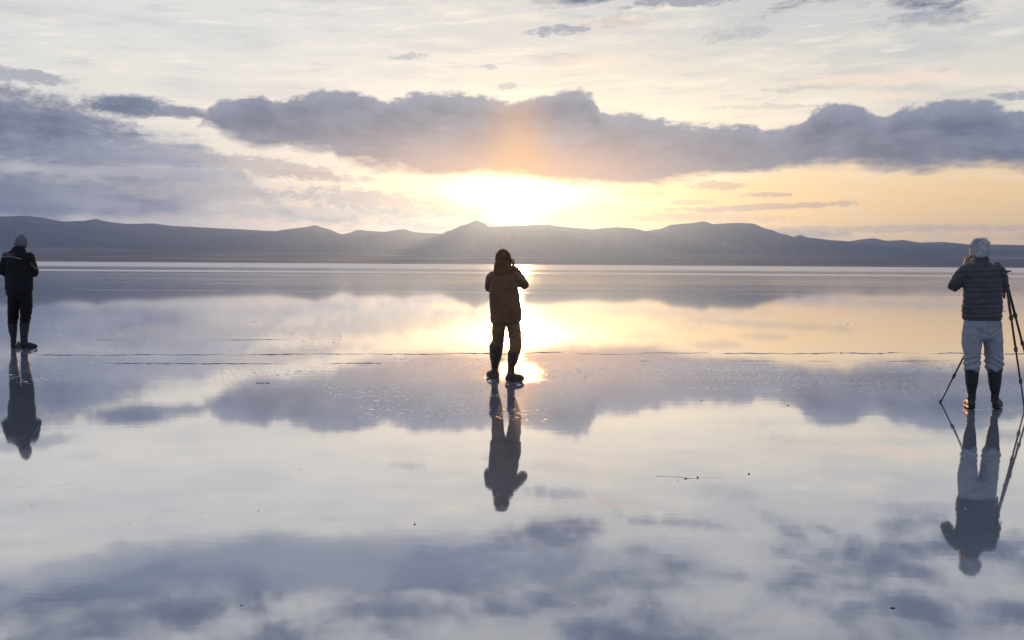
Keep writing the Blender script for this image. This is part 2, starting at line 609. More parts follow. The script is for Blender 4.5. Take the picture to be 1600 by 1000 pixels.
def rock_material():
    m, gg, out = new_mat('dry_mountain_rock')
    x, y, z = gg.xyz(pos(gg))
    n = gg.noise(gg.vec(x * 0.0012, y * 0.0012, z * 0.004), 1.0, 7.0, 0.6)
    c = gg.mix(gg.smooth(n, 0.35, 0.68), (0.044, 0.044, 0.050), (0.064, 0.062, 0.066))
    principled(gg, out, c, 0.95, spec=0.1)
    return m


mt = link('mountains', range_mesh(), rock_material(), smooth=True)
tag(mt, 'long low range of bare hazy mountains beyond the far shore', kind='structure')


def shore_mesh():
    V, F = [], []
    azs = [-80 + 0.4 * i for i in range(401)]
    rs = [5200 + 180 * i for i in range(21)]
    for az in azs:
        ca, sa = math.cos(math.radians(az)), math.sin(math.radians(az))
        off = noise.noise((az * 0.25, 1.0, 0)) * 250
        for j, r in enumerate(rs):
            rr = r + off * (1 - j / 20)
            t = j / 20
            z = -1.5 + 3.0 * min(1, j) + 112 * t ** 1.15 * (0.9 + 0.22 * noise.noise((az * 0.15, 7.0, 0))) + noise.noise((az * 1.5, r * 0.002, 2)) * 5 * t
            V.append((rr * sa, rr * ca, z))
    n = len(rs)
    for i in range(len(azs) - 1):
        for j in range(n - 1):
            F.append((i * n + j, (i + 1) * n + j, (i + 1) * n + j + 1, i * n + j + 1))
    return mesh('shore_plain', V, F)


def shore_material():
    m, gg, out = new_mat('scrub_plain')
    x, y, z = gg.xyz(pos(gg))
    n = gg.noise(gg.vec(x * 0.0009, z * 0.09, y * 0.0004), 1.0, 6.0, 0.6)
    c = gg.mix(gg.smooth(n, 0.3, 0.6), (0.055, 0.045, 0.04), (0.10, 0.085, 0.075))
    c = gg.mix(gg.smooth(n, 0.56, 0.68), c, (0.36, 0.33, 0.30))
    c = gg.mix(gg.smooth(z, 9.0, 2.0), c, (0.22, 0.12, 0.09))
    principled(gg, out, c, 0.95, spec=0.1)
    return m


sp = link('shore_plain', shore_mesh(), shore_material(), smooth=True)
tag(sp, 'dark flat scrub plain along the far edge of the salt flat', kind='structure')

# ------------------------------------------------------------------ air
HX, HY0, HY1, HT = 17500.0, -3000.0, 17500.0, 620.0
hv = [(x, y, z) for x in (-HX, HX) for y in (HY0, HY1) for z in (-2.5, HT)]
hf = [(0, 1, 3, 2), (4, 6, 7, 5), (0, 4, 5, 1), (2, 3, 7, 6), (0, 2, 6, 4), (1, 5, 7, 3)]
hm, hg, ho = new_mat('haze_air')
pv = hg.n.new('ShaderNodeVolumePrincipled')
pv.inputs['Color'].default_value = (0.31, 0.52, 1.0, 1)
pv.inputs['Density'].default_value = 4.6e-5
pv.inputs['Anisotropy'].default_value = 0.80
hg.l.new(pv.outputs[0], ho.inputs['Volume'])
haze = link('haze', mesh('haze', hv, hf), hm)
tag(haze, 'thin pale evening haze in front of the mountains', kind='stuff')

# ================================================================== figures
def sweep(V, F, pts, seg=14, side=Vector((1, 0, 0)), cap=1.0):
    """closed tapered tube through pts = [(point, half width, half depth)], round ends"""
    P_ = [Vector(p[0]) for p in pts]
    n = len(P_)
    rings = []
    for i in range(n):
        t = (P_[min(n - 1, i + 1)] - P_[max(0, i - 1)]).normalized()
        s = side - t * side.dot(t)
        if s.length < 0.15:
            alt = Vector((0, 1, 0)) if abs(t.y) < 0.8 else Vector((0, 0, 1))
            s = alt - t * alt.dot(t)
        s.normalize()
        d = t.cross(s)
        rings.append((P_[i], t, s, d, pts[i][1], pts[i][2] if len(pts[i]) > 2 else pts[i][1]))
    full = []
    p, t, s, d, a, b = rings[0]
    for k in (0.92, 0.70, 0.38):
        c = math.sqrt(1 - k * k)
        full.append((p - t * min(a, b) * k * cap, s, d, a * c, b * c))
    for p, t, s, d, a, b in rings:
        full.append((p, s, d, a, b))
    p, t, s, d, a, b = rings[-1]
    for k in (0.38, 0.70, 0.92):
        c = math.sqrt(1 - k * k)
        full.append((p + t * min(a, b) * k * cap, s, d, a * c, b * c))
    o = len(V)
    for p, s, d, a, b in full:
        for j in range(seg):
            th = 2 * math.pi * j / seg
            V.append(p + s * math.cos(th) * a + d * math.sin(th) * b)
    m = len(full)
    for i in range(m - 1):
        for j in range(seg):
            j2 = (j + 1) % seg
            F.append((o + i * seg + j, o + i * seg + j2, o + (i + 1) * seg + j2, o + (i + 1) * seg + j))
    F.append(tuple(o + j for j in reversed(range(seg))))
    F.append(tuple(o + (m - 1) * seg + j for j in range(seg)))


def ball(V, F, c, rx, ry, rz, rot=None, seg=14, rings=9):
    o = len(V)
    c = Vector(c)
    R_ = rot or Matrix.Identity(3)
    V.append(c + R_ @ Vector((0, 0, -rz)))
    for i in range(1, rings):
        ph = math.pi * i / rings - math.pi / 2
        for j in range(seg):
            th = 2 * math.pi * j / seg
            V.append(c + R_ @ Vector((rx * math.cos(ph) * math.cos(th), ry * math.cos(ph) * math.sin(th), rz * math.sin(ph))))
    V.append(c + R_ @ Vector((0, 0, rz)))
    top = len(V) - 1
    for j in range(seg):
        j2 = (j + 1) % seg
        F.append((o, o + 1 + j2, o + 1 + j))
        F.append((top, o + 1 + (rings - 2) * seg + j, o + 1 + (rings - 2) * seg + j2))
        for i in range(rings - 2):
            a = o + 1 + i * seg
            F.append((a + j, a + j2, a + seg + j2, a + seg + j))


def fuse(name, V, F, voxel, mat, parent, smooth_it=3, disp=None, label=None):
    """melt overlapping closed shapes into one continuous surface"""
    me = mesh(name, V, F)
    o = bpy.data.objects.new('tmp', me)
    COL.objects.link(o)
    m = o.modifiers.new('r', 'REMESH')
    m.mode = 'VOXEL'
    m.voxel_size = voxel
    if smooth_it:
        m2 = o.modifiers.new('s', 'SMOOTH')
        m2.iterations = smooth_it
        m2.factor = 0.5
    dg = bpy.context.evaluated_depsgraph_get()
    ev = o.evaluated_get(dg)
    out = bpy.data.meshes.new_from_object(ev, depsgraph=dg)
    out.name = name
    bpy.data.objects.remove(o, do_unlink=True)
    bpy.data.meshes.remove(me)
    if disp:
        nn = [v.normal.copy() for v in out.vertices]
        for v, nv in zip(out.vertices, nn):
            v.co = v.co + disp(v.co.copy(), nv)
        out.update()
    r = link(name, out, mat, parent, smooth=True)
    if label:
        r['label'] = label
    return r


def hand(V, F, wrist, d, nrm, curl=0.5, flip=1, size=1.0):
    """palm, four fingers of different length with bends, thumb off the side near the palm's base.
    d: wrist->fingers, nrm: out of the palm, flip: side of the thumb"""
    d = d.normalized()
    nrm = (nrm - d * nrm.dot(d)).normalized()
    w = d.cross(nrm) * flip
    L = 0.088 * size
    sweep(V, F, [(wrist - d * 0.02, 0.026, 0.02), (wrist + d * L * 0.35, 0.038 * size, 0.017), (wrist + d * L, 0.041 * size, 0.014)], 12, side=w)
    for k, (ln, off) in enumerate(((0.070, 0.031), (0.079, 0.011), (0.074, -0.011), (0.058, -0.032))):
        p = wrist + d * L * (0.97 - 0.03 * abs(k - 1)) + w * off * size
        dd = (d + w * off * 2.0).normalized()
        pts = [(p - dd * 0.02, 0.0095), (p, 0.0095)]
        ang = curl * 0.6
        for q, f in enumerate((0.45, 0.31, 0.24)):
            c_ = math.cos(ang)
            s_ = math.sin(ang)
            p = p + (dd * c_ + nrm * s_) * ln * f * size
            pts.append((p, 0.0088 - 0.0009 * q))
            ang += curl
        sweep(V, F, [(a, b, b) for a, b in pts], 8, side=w)
    p = wrist + d * L * 0.22 + w * 0.026 * size
    t1 = (w * 0.75 + d * 0.6 + nrm * 0.25).normalized()
    t2 = (w * 0.25 + d * 0.85 + nrm * 0.45).normalized()
    sweep(V, F, [(p - t1 * 0.015, 0.014, 0.014), (p + t1 * 0.034, 0.0115, 0.0115), (p + t1 * 0.034 + t2 * 0.028, 0.0105, 0.0105),
                 (p + t1 * 0.034 + t2 * 0.052, 0.0085, 0.0085)], 8, side=nrm)


def head(V, F, c, yaw, pitch, k=1.0):
    """skull, jaw, nose, brow, lips, ears; returns the rotation and eye positions. Faces +Y before yaw"""
    R_ = Matrix.Rotation(yaw, 3, 'Z') @ Matrix.Rotation(pitch, 3, 'X')
    T = lambda x, y, z: Vector(c) + R_ @ (Vector((x, y, z)) * k)
    ball(V, F, T(0, -0.012, 0.025), 0.074 * k, 0.092 * k, 0.088 * k, R_)
    ball(V, F, T(0, 0.028, -0.035), 0.058 * k, 0.062 * k, 0.072 * k, R_)
    ball(V, F, T(0, 0.062, -0.092), 0.026 * k, 0.022 * k, 0.018 * k, R_)
    sweep(V, F, [(T(0, 0.082, 0.012), 0.008, 0.008), (T(0, 0.100, -0.022), 0.012, 0.012)], 8)
    ball(V, F, T(-0.013, 0.090, -0.028), 0.009, 0.009, 0.008, R_)
    ball(V, F, T(0.013, 0.090, -0.028), 0.009, 0.009, 0.008, R_)
    sweep(V, F, [(T(-0.045, 0.068, 0.022), 0.008, 0.008), (T(0, 0.083, 0.024), 0.009, 0.009), (T(0.045, 0.068, 0.022), 0.008, 0.008)], 8, side=Vector((0, 0, 1)))
    sweep(V, F, [(T(-0.022, 0.080, -0.058), 0.005, 0.005), (T(0, 0.088, -0.056), 0.007, 0.007), (T(0.022, 0.080, -0.058), 0.005, 0.005)], 8, side=Vector((0, 0, 1)))
    for s in (-1, 1):
        ball(V, F, T(0.048 * s, 0.060, -0.025), 0.022 * k, 0.02 * k, 0.02 * k, R_)
        Re = R_ @ Matrix.Rotation(0.35 * s, 3, 'Z')
        ball(V, F, T(0.077 * s, -0.004, -0.008), 0.009, 0.019, 0.031, Re)
    return R_, [T(0.030 * s, 0.070, 0.002) for s in (-1, 1)]


def cloth_mat(name, color, rough=0.85, scale=40.0, amp=0.35, bump_s=0.25, sheen=0.0, speck=None):
    m, gg, out = new_mat(name)
    p = objc(gg)
    n = gg.noise(p, scale, 4.0, 0.6)
    n2_ = gg.noise(p, 5.0, 4.0, 0.6)
    c = gg.mix(gg.smooth(n2_, 0.3, 0.7), tuple(v * (1 - amp) for v in color), tuple(v * (1 + amp) for v in color))
    c = gg.mix(gg.smooth(n, 0.35, 0.7) * 0.5, c, tuple(v * 1.6 for v in color))
    if speck:
        s1 = gg.noise(p, 160.0, 2.0, 0.5)
        c = gg.mix(gg.smooth(s1, 0.56, 0.70), c, speck)
    nr = bump(gg, n + n2_ * 2.0, bump_s, 0.006)
    b = principled(gg, out, c, rough, spec=0.3, normal=nr)
    b.inputs['Sheen Weight'].default_value = sheen
    return m


def skin_mat():
    m, gg, out = new_mat('skin')
    p = objc(gg)
    n = gg.noise(p, 22.0, 4.0, 0.6)
    c = gg.mix(gg.smooth(n, 0.3, 0.7), (0.38, 0.21, 0.15), (0.50, 0.30, 0.22))
    b = principled(gg, out, c, 0.5, spec=0.4)
    b.inputs['Subsurface Weight'].default_value = 0.08
    b.inputs['Subsurface Radius'].default_value = (0.01, 0.004, 0.002)
    return m


def rubber_mat(name, color):
    m, gg, out = new_mat(name)
    p = objc(gg)
    n = gg.noise(p, 9.0, 5.0, 0.6)
    c = gg.mix(gg.smooth(n, 0.4, 0.7), color, tuple(v * 1.7 for v in color))
    x, y, z = gg.xyz(p)
    salt = gg.smooth(gg.noise(p, 35.0, 4.0, 0.7), 0.55, 0.7) * gg.smooth(z, 0.22, 0.02) * 0.3
    c = gg.mix(salt, c, (0.30, 0.30, 0.32))
    principled(gg, out, c, gg.smooth(n, 0.3, 0.7, 0.38, 0.62), spec=0.45, normal=bump(gg, n, 0.3, 0.01))
    return m


def plain_mat(name, color, rough=0.5, metallic=0.0):
    m, gg, out = new_mat(name)
    n = gg.noise(objc(gg), 60.0, 3.0, 0.6)
    c = gg.mix(n, tuple(v * 0.8 for v in color), tuple(v * 1.2 for v in color))
    principled(gg, out, c, gg.smooth(n, 0.3, 0.7, rough * 0.85, min(1, rough * 1.15)), metallic)
    return m


M_SKIN = skin_mat()
M_RUB = rubber_mat('black_rubber', (0.016, 0.018, 0.024))
M_RUB2 = rubber_mat('brown_rubber', (0.07, 0.045, 0.035))
M_PUFF = cloth_mat('quilted_nylon', (0.072, 0.074, 0.086), 0.65, 60.0, 0.25, 0.5, speck=(0.22, 0.22, 0.24))
M_GREY = cloth_mat('grey_twill', (0.36, 0.38, 0.43), 0.9, 70.0, 0.10, 0.5)
M_BLACK = cloth_mat('black_softshell', (0.008, 0.009, 0.013), 0.75, 60.0, 0.25, 0.3)
M_BLACK2 = cloth_mat('black_trouser_cloth', (0.010, 0.011, 0.016), 0.85, 60.0, 0.2, 0.4)
M_PARKA = cloth_mat('flare_tinted_parka_cloth', (0.17, 0.085, 0.040), 0.8, 60.0, 0.25, 0.4, sheen=0.3)  # warm flare glow is put into the coat colour, hence the brown
M_TAN = cloth_mat('flare_tinted_trouser_cloth', (0.26, 0.15, 0.075), 0.9, 60.0, 0.2, 0.4)  # tan carries the same painted flare warmth as the parka
M_FUR = cloth_mat('hood_trim', (0.17, 0.085, 0.040), 0.95, 90.0, 0.4, 0.8)  # hood shares the parka's flare-warmed colour
M_WOOL = cloth_mat('grey_wool', (0.16, 0.17, 0.20), 0.95, 90.0, 0.25, 0.8)
M_HAIR = cloth_mat('white_hair', (0.66, 0.67, 0.70), 0.6, 120.0, 0.25, 0.3)
M_HAIRD = cloth_mat('dark_hair', (0.05, 0.035, 0.025), 0.6, 120.0, 0.25, 0.3)
M_EYE = plain_mat('eye', (0.5, 0.48, 0.45), 0.2)
M_PLAS = plain_mat('black_plastic', (0.015, 0.015, 0.017), 0.4)
M_CARB = plain_mat('carbon_tube', (0.022, 0.020, 0.020), 0.35)
M_METAL = plain_mat('dark_anodised_metal', (0.08, 0.075, 0.07), 0.35, 0.8)
M_PINK = plain_mat('pink_print', (0.62, 0.10, 0.28), 0.6)
M_WHITE = plain_mat('white_print', (0.62, 0.62, 0.66), 0.6)
M_PIPE = plain_mat('grey_piping', (0.38, 0.38, 0.42), 0.6)


def folds(amp, fz=1.0, seed=0.0, extra=None):
    """cloth folds as real relief: mostly crosswise, drawn by noise"""
    def f(co, nv):
        n = noise.fractal((co.x * 7 + seed, co.y * 7, co.z * 14 * fz), 0.9, 2.1, 4)
        rd = 1 - abs(noise.noise((co.x * 5 + seed, co.y * 5 + 3, co.z * 17 * fz + co.x * 9))) * 2.4
        d = amp * (0.7 * n + 0.6 * max(-0.4, rd) - 0.2)
        if extra:
            d += extra(co, nv)
        return nv * d
    return f


def boot(parent, top, ankle, heel, toe_dir, r_top, r_ank, foot_len=0.27, mat=None, label=None, foot_w=0.046, k=1.0):
    """wellington: flared shaft, foot, welted sole. heel is on the ground under the ankle"""
    V, F = [], []
    td = Vector(toe_dir).normalized()
    up = Vector((0, 0, 1))
    hl = Vector(heel)
    mid = top.lerp(ankle, 0.45)
    sweep(V, F, [(top, r_top, r_top), (top.lerp(mid, 0.3), r_top * 0.99, r_top * 0.99), (mid, r_top * 0.88, r_top * 0.92), (ankle + up * 0.04, r_ank, r_ank * 1.06),
                 (ankle - up * 0.03, r_ank * 0.98, r_ank * 1.1), (hl + up * 0.06, r_ank * 0.95, r_ank * 1.05)], 18)
    side = td.cross(up)
    L = foot_len
    sweep(V, F, [(hl - td * 0.035 * k + up * 0.048, foot_w * 0.82, 0.036), (hl + td * 0.03 + up * 0.055, foot_w * 0.88, 0.046), (hl + td * L * 0.38 + up * 0.052, foot_w * 0.9, 0.044),
                 (hl + td * L * 0.62 + up * 0.042, foot_w * 1.05, 0.034), (hl + td * (L - 0.075) + up * 0.036, foot_w * 0.9, 0.026)], 16, side=side)
    sweep(V, F, [(hl - td * 0.045 * k + up * 0.014, foot_w * 0.86, 0.014), (hl + td * 0.05 + up * 0.012, foot_w * 0.9, 0.014), (hl + td * L * 0.6 + up * 0.012, foot_w * 1.12, 0.013),
                 (hl + td * (L - 0.072) + up * 0.014, foot_w * 0.96, 0.012)], 14, side=side)

    def crease(co, nv):
        n = noise.fractal((co.x * 9, co.y * 9, co.z * 22), 0.9, 2.1, 3)
        a = math.exp(-((co.z - ankle.z) / 0.07) ** 2)
        return nv * (0.0035 * n * (0.5 + 1.6 * a))
    b = fuse('boot', V, F, 0.0075, mat or M_RUB, parent, 2, crease, label)
    V, F = [], []
    rg = []
    for i in range(24):
        th = 2 * math.pi * i / 24
        rg.append(top + Vector((math.cos(th) * (r_top + 0.001), math.sin(th) * (r_top + 0.001), 0.002)))
    for i in range(24):
        a, c = rg[i], rg[(i + 1) % 24]
        o = len(V)
        cen = top
        for q in (a, c):
            e = (q - cen).normalized()
            V += [q + e * 0.004 - up * 0.012, q + e * 0.004 + up * 0.008, q - e * 0.006 + up * 0.008]
        F += [(o, o + 3, o + 4, o + 1), (o + 1, o + 4, o + 5, o + 2)]
    link('boot_rim', mesh('boot_rim', V, F), mat or M_RUB, b)
    return b


def person_root(px, py, label, group=None):
    p = on_ground(px, py)
    e = bpy.data.objects.new('person', None)
    COL.objects.link(e)
    e.location = p
    e.empty_display_size = 0.3
    tag(e, label, 'person', group)
    return e, p


def strands(name, parent, mat, c, rx, ry, rz, n, length, R_, keep=None, wid=0.006, seed=3):
    """hair as many short tapering locks rooted on the skull"""
    rnd = random.Random(seed)
    V, F = [], []
    c = Vector(c)
    k = 0
    while k < n:
        v = Vector((rnd.gauss(0, 1), rnd.gauss(0, 1), rnd.gauss(0, 1))).normalized()
        if keep and not keep(v):
            continue
        k += 1
        root = c + R_ @ Vector((v.x * rx, v.y * ry, v.z * rz))
        nrm = (R_ @ Vector((v.x / rx, v.y / ry, v.z / rz))).normalized()
        down = Vector((0, 0, -1)) - nrm * nrm.dot(Vector((0, 0, -1)))
        t = (nrm * rnd.uniform(0.25, 0.6) + down * rnd.uniform(0.5, 1.2) + Vector((rnd.uniform(-.5, .5), rnd.uniform(-.5, .5), rnd.uniform(-.2, .3)))).normalized()
        w = t.cross(nrm).normalized() * wid * rnd.uniform(0.6, 1.3)
        L = length * rnd.uniform(0.5, 1.25)
        m_ = root + t * L * 0.55 + nrm * 0.004
        e = root + t * L - nrm * 0.002
        o = len(V)
        V += [root - w - nrm * .004, root + w - nrm * .004, m_ + w * 0.8, m_ - w * 0.8, e]
        F += [(o, o + 1, o + 2, o + 3), (o + 3, o + 2, o + 4)]
    return link(name, mesh(name, V, F), mat, parent)


def eyes(parent, pts, R_):
    for p in pts:
        V, F = [], []
        ball(V, F, p, 0.0125, 0.0125, 0.0125, R_, 10, 8)
        link('eye', mesh('eye', V, F), M_EYE, parent, smooth=True)


def box(V, F, c, hx, hy, hz, R_=None):
    R_ = R_ or Matrix.Identity(3)
    c = Vector(c)
    o = len(V)
    for sx_ in (-1, 1):
        for sy_ in (-1, 1):
            for sz in (-1, 1):
                V.append(c + R_ @ Vector((sx_ * hx, sy_ * hy, sz * hz)))
    for f in ((0, 1, 3, 2), (4, 6, 7, 5), (0, 4, 5, 1), (2, 3, 7, 6), (0, 2, 6, 4), (1, 5, 7, 3)):
        F.append(tuple(o + i for i in f))


def bevel(o, w, seg=2):
    bm = bmesh.new()
    bm.from_mesh(o.data)
    bmesh.ops.recalc_face_normals(bm, faces=bm.faces)
    bmesh.ops.bevel(bm, geom=bm.edges[:], offset=w, segments=seg, affect='EDGES', profile=0.6)
    bm.to_mesh(o.data)
    bm.free()
    return o


def held_camera(loc, R_, label, lens_len=0.07):
    """compact system camera: body, grip, viewfinder hump, lens barrel, dials; front is +Y"""
    e = bpy.data.objects.new('camera_in_hand', None)
    COL.objects.link(e)
    e.location = loc
    e.rotation_euler = R_.to_euler()
    tag(e, label, 'camera')
    V, F = [], []
    box(V, F, (0, 0, 0), 0.066, 0.022, 0.043)
    bevel(link('camera_body', mesh('camera_body', V, F), M_PLAS, e), 0.006)
    V, F = [], []
    box(V, F, (0.052, 0.030, -0.004), 0.013, 0.012, 0.036)
    bevel(link('grip', mesh('grip', V, F), M_PLAS, e), 0.006)
    V, F = [], []
    box(V, F, (0, -0.002, 0.050), 0.022, 0.024, 0.012)
    bevel(link('viewfinder', mesh('viewfinder', V, F), M_PLAS, e), 0.006)
    V, F = [], []
    sweep(V, F, [(Vector((0, 0.02, 0)), 0.033, 0.033), (Vector((0, 0.02 + lens_len * .5, 0)), 0.034, 0.034), (Vector((0, 0.02 + lens_len, 0)), 0.036, 0.036)], 20)
    link('lens', mesh('lens', V, F), M_PLAS, e, smooth=True)
    V, F = [], []
    sweep(V, F, [(Vector((0.042, 0, 0.045)), 0.010, 0.010), (Vector((0.042, 0, 0.050)), 0.010, 0.010)], 14)
    link('dial', mesh('dial', V, F), M_METAL, e, smooth=True)
    return e


# ------------------------------------------------------------------ man in the quilted jacket, right
def right_man():
    e, root = person_root(1536, 639, 'white-haired person in a dark quilted jacket and pale grey trousers beside the tripod')
    Y = root.y
    s = Y / 1555.6
    q = lambda px, py, dy=0.0: on_plane(px, py, Y + dy) - root
    up = Vector((0, 0, 1))
    # body
    V, F = [], []
    hc = q(1530.5, 393.5, 0.05)
    R_, ey = head(V, F, hc, math.radians(-5), math.radians(-7))
    sweep(V, F, [(hc + Vector((0, -0.02, -0.06)), 0.052, 0.055), (q(1533, 412, 0.01), 0.056, 0.056)], 14)
    sweep(V, F, [(q(1534, 414), 0.09, 0.06), (q(1534, 424), 0.155, 0.085), (q(1534, 455), 0.145, 0.10), (q(1534, 490), 0.13, 0.095), (q(1534.5, 508), 0.14, 0.10), (q(1534.5, 516), 0.12, 0.09)], 20, cap=.3)
    sh_l, el_l, wr_l = q(1509, 423, 0.01), q(1490.5, 448, 0.08), q(1508, 417, 0.22)
    sh_r, el_r, wr_r = q(1560, 424, 0.01), q(1568, 450, 0.03), q(1566, 441, 0.30)
    sweep(V, F, [(sh_l, 0.050, 0.050), (el_l, 0.040, 0.040), (wr_l, 0.027, 0.027)], 14)
    sweep(V, F, [(sh_r, 0.050, 0.050), (el_r, 0.040, 0.040), (wr_r, 0.027, 0.027)], 14)
    cam_p = R_ @ Vector((0.030, 0.158, 0.0)) + hc
    hd = (cam_p + R_ @ Vector((-0.075, 0.0, -0.005)) - wr_l)
    hand(V, F, wr_l, hd + Vector((0, 0, .03)), R_ @ Vector((1, 0.2, 0.1)), 0.55, -1)
    hand(V, F, wr_r, Vector((-0.15, 1, 0.1)), Vector((-0.6, 0, -1)), 0.5, -1)
    for hip, kn, an in (((1521, 520), (1518.5, 577), (1518, 622)), ((1549, 520), (1553.5, 577), (1554, 622))):
        sweep(V, F, [(q(*hip), 0.085, 0.09), (q(*kn), 0.045, 0.048), (q(*an), 0.024, 0.026)], 14)
    fuse('body', V, F, 0.0058, M_SKIN, e, 2)
    eyes(e, ey, R_)
    # hair
    V, F = [], []
    T = lambda x, y, z: hc + R_ @ Vector((x, y, z))
    ball(V, F, T(0, -0.020, 0.036), 0.088, 0.098, 0.084, R_)
    ball(V, F, T(0, -0.055, -0.012), 0.078, 0.058, 0.062, R_)
    ball(V, F, T(0.01, 0.03, 0.085), 0.062, 0.055, 0.034, R_)
    hr = fuse('hair', V, F, 0.008, M_HAIR, e, 2, lambda co, nv: nv * 0.007 * noise.fractal(co * 38, 0.8, 2.1, 3))
    keep = lambda v: (v.y < 0.35 or v.z > 0.45) and v.z > -0.75
    strands('hair_locks', hr, M_HAIR, T(0, -0.022, 0.030), 0.088, 0.099, 0.086, 1400, 0.036, R_, keep, 0.0045)
    # quilted jacket
    V, F = [], []
    sweep(V, F, [(q(1534.5, 410.5, 0.0), 0.082, 0.072), (q(1534.5, 414, 0.0), 0.105, 0.082), (q(1534.5, 419), 0.165, 0.10), (q(1534.5, 426), 0.192, 0.118), (q(1535, 440), 0.188, 0.130),
                 (q(1535, 456), 0.186, 0.138), (q(1534.8, 472), 0.190, 0.142), (q(1534.6, 486), 0.193, 0.146), (q(1534.4, 496), 0.191, 0.144)], 28, cap=0.12)
    sweep(V, F, [(q(1533.5, 404.5, 0.015), 0.066, 0.066), (q(1534, 413, 0.01), 0.080, 0.076)], 18)
    sweep(V, F, [(q(1512, 424, 0.0), 0.076, 0.085), (sh_l.lerp(el_l, 0.35), 0.070, 0.074), (sh_l.lerp(el_l, 0.8), 0.063, 0.066), (el_l, 0.060, 0.060), (el_l.lerp(wr_l, 0.45), 0.055, 0.055), (el_l.lerp(wr_l, 0.86), 0.042, 0.042)], 16)
    sweep(V, F, [(q(1558, 424, 0.0), 0.072, 0.085), (q(1563.2, 436, 0.01), 0.064, 0.072), (el_r, 0.056, 0.060), (el_r.lerp(wr_r, 0.45), 0.052, 0.052), (el_r.lerp(wr_r, 0.85), 0.044, 0.044)], 16)
    z0 = q(1535, 499).z

    def quilt(co, nv):
        on_l = co.x < q(1504, 440).x and co.z > el_l.z - 0.07
        if on_l:
            a = (co - sh_l).dot((el_l - sh_l).normalized())
            b = (co - el_l).dot((wr_l - el_l).normalized())
            u = (a if b < 0.01 else 0.2 + b) / 0.05
        else:
            u = (co.z - z0) / 0.0525 + 0.35 * noise.noise((co.x * 5, co.y * 5, 1.0)) + 0.3 * noise.noise((co.z * 9, 2.0, 5.0))
        f = u - math.floor(u)
        prof = abs(2 * f - 1) ** 3.0                       # seam at f = 0 / 1
        wr = noise.fractal((co.x * 30, co.y * 30, co.z * 12), 0.9, 2.1, 3)
        big = noise.fractal((co.x * 6, co.y * 6, co.z * 7), 0.9, 2.1, 3)
        return nv * (0.003 - 0.0095 * prof + 0.0034 * wr + 0.006 * big)
    jk = fuse('quilted_jacket', V, F, 0.0068, M_PUFF, e, 2, quilt)
    V, F = [], []
    c0 = q(1534.4, 499.2)
    sweep(V, F, [(c0 + up * 0.012, 0.192, 0.146), (c0 - up * 0.002, 0.190, 0.144)], 30, cap=0.06)
    # hem: only the side wall of the band is kept short and round
    fuse('hem', V, F, 0.008, M_PUFF, jk, 2, lambda co, nv: nv * 0.004 * noise.fractal(co * 20, 0.8, 2.1, 3))
    # trousers
    V, F = [], []
    sweep(V, F, [(q(1534.5, 494), 0.172, 0.125), (q(1534.5, 508), 0.186, 0.138), (q(1534.5, 522), 0.180, 0.136), (q(1534.5, 527), 0.165, 0.128)], 24, cap=0.25)
    sweep(V, F, [(q(1520, 520), 0.094, 0.118), (q(1518.5, 535), 0.090, 0.108), (q(1518.6, 553), 0.080, 0.092), (q(1518.6, 566), 0.080, 0.088), (q(1518.6, 573, -.005), 0.076, 0.084)], 20)
    sweep(V, F, [(q(1549, 520), 0.096, 0.118), (q(1551.8, 535), 0.092, 0.108), (q(1553.0, 553), 0.084, 0.092), (q(1552.8, 566), 0.082, 0.088), (q(1553.2, 573, -.005), 0.082, 0.084)], 20)
    cx, cz = q(1535, 530).x, q(1535, 524).z
    kz = q(1535, 568).z

    def tro(co, nv):
        n = noise.fractal((co.x * 8, co.y * 8, co.z * 9), 0.9, 2.1, 4)
        # creases fanning from the seat, rings bunched over the boot tops
        dx_, dz_ = co.x - cx, co.z - cz
        fan = -0.013 * math.exp(-((abs(dx_) * 0.62 - dz_ - 0.005 + 0.02 * n) / 0.011) ** 2) * math.exp(-(abs(dx_) / 0.11) ** 2) * (1 if co.y < 0 else 0)
        seam = -0.010 * math.exp(-(dx_ / 0.010) ** 2) * (1 if co.y < 0 else 0)
        ring = 0.0075 * math.sin((co.z + 0.5 * co.x * math.copysign(1, dx_) + 0.018 * n) * 105) * math.exp(-((co.z - kz) / 0.075) ** 2)
        return nv * (0.010 * n + fan + seam + ring)
    fuse('trousers', V, F, 0.0075, M_GREY, e, 2, tro, 'pale grey-blue trousers tucked into rubber boots')
    boot(e, q(1518.4, 578, -.005), q(1518, 622), q(1517.2, 638.5, 0.0), (0.28, 1, 0), 0.067, 0.038, mat=M_RUB, foot_w=0.043)
    boot(e, q(1554.2, 578, -.005), q(1554.5, 622), q(1555.8, 638.5, 0.0), (0.66, 1, 0), 0.069, 0.038, mat=M_RUB, foot_w=0.043)
    held_camera(root + cam_p, R_, 'small black camera held up to the face of the white-haired person', 0.05)
    return e, root


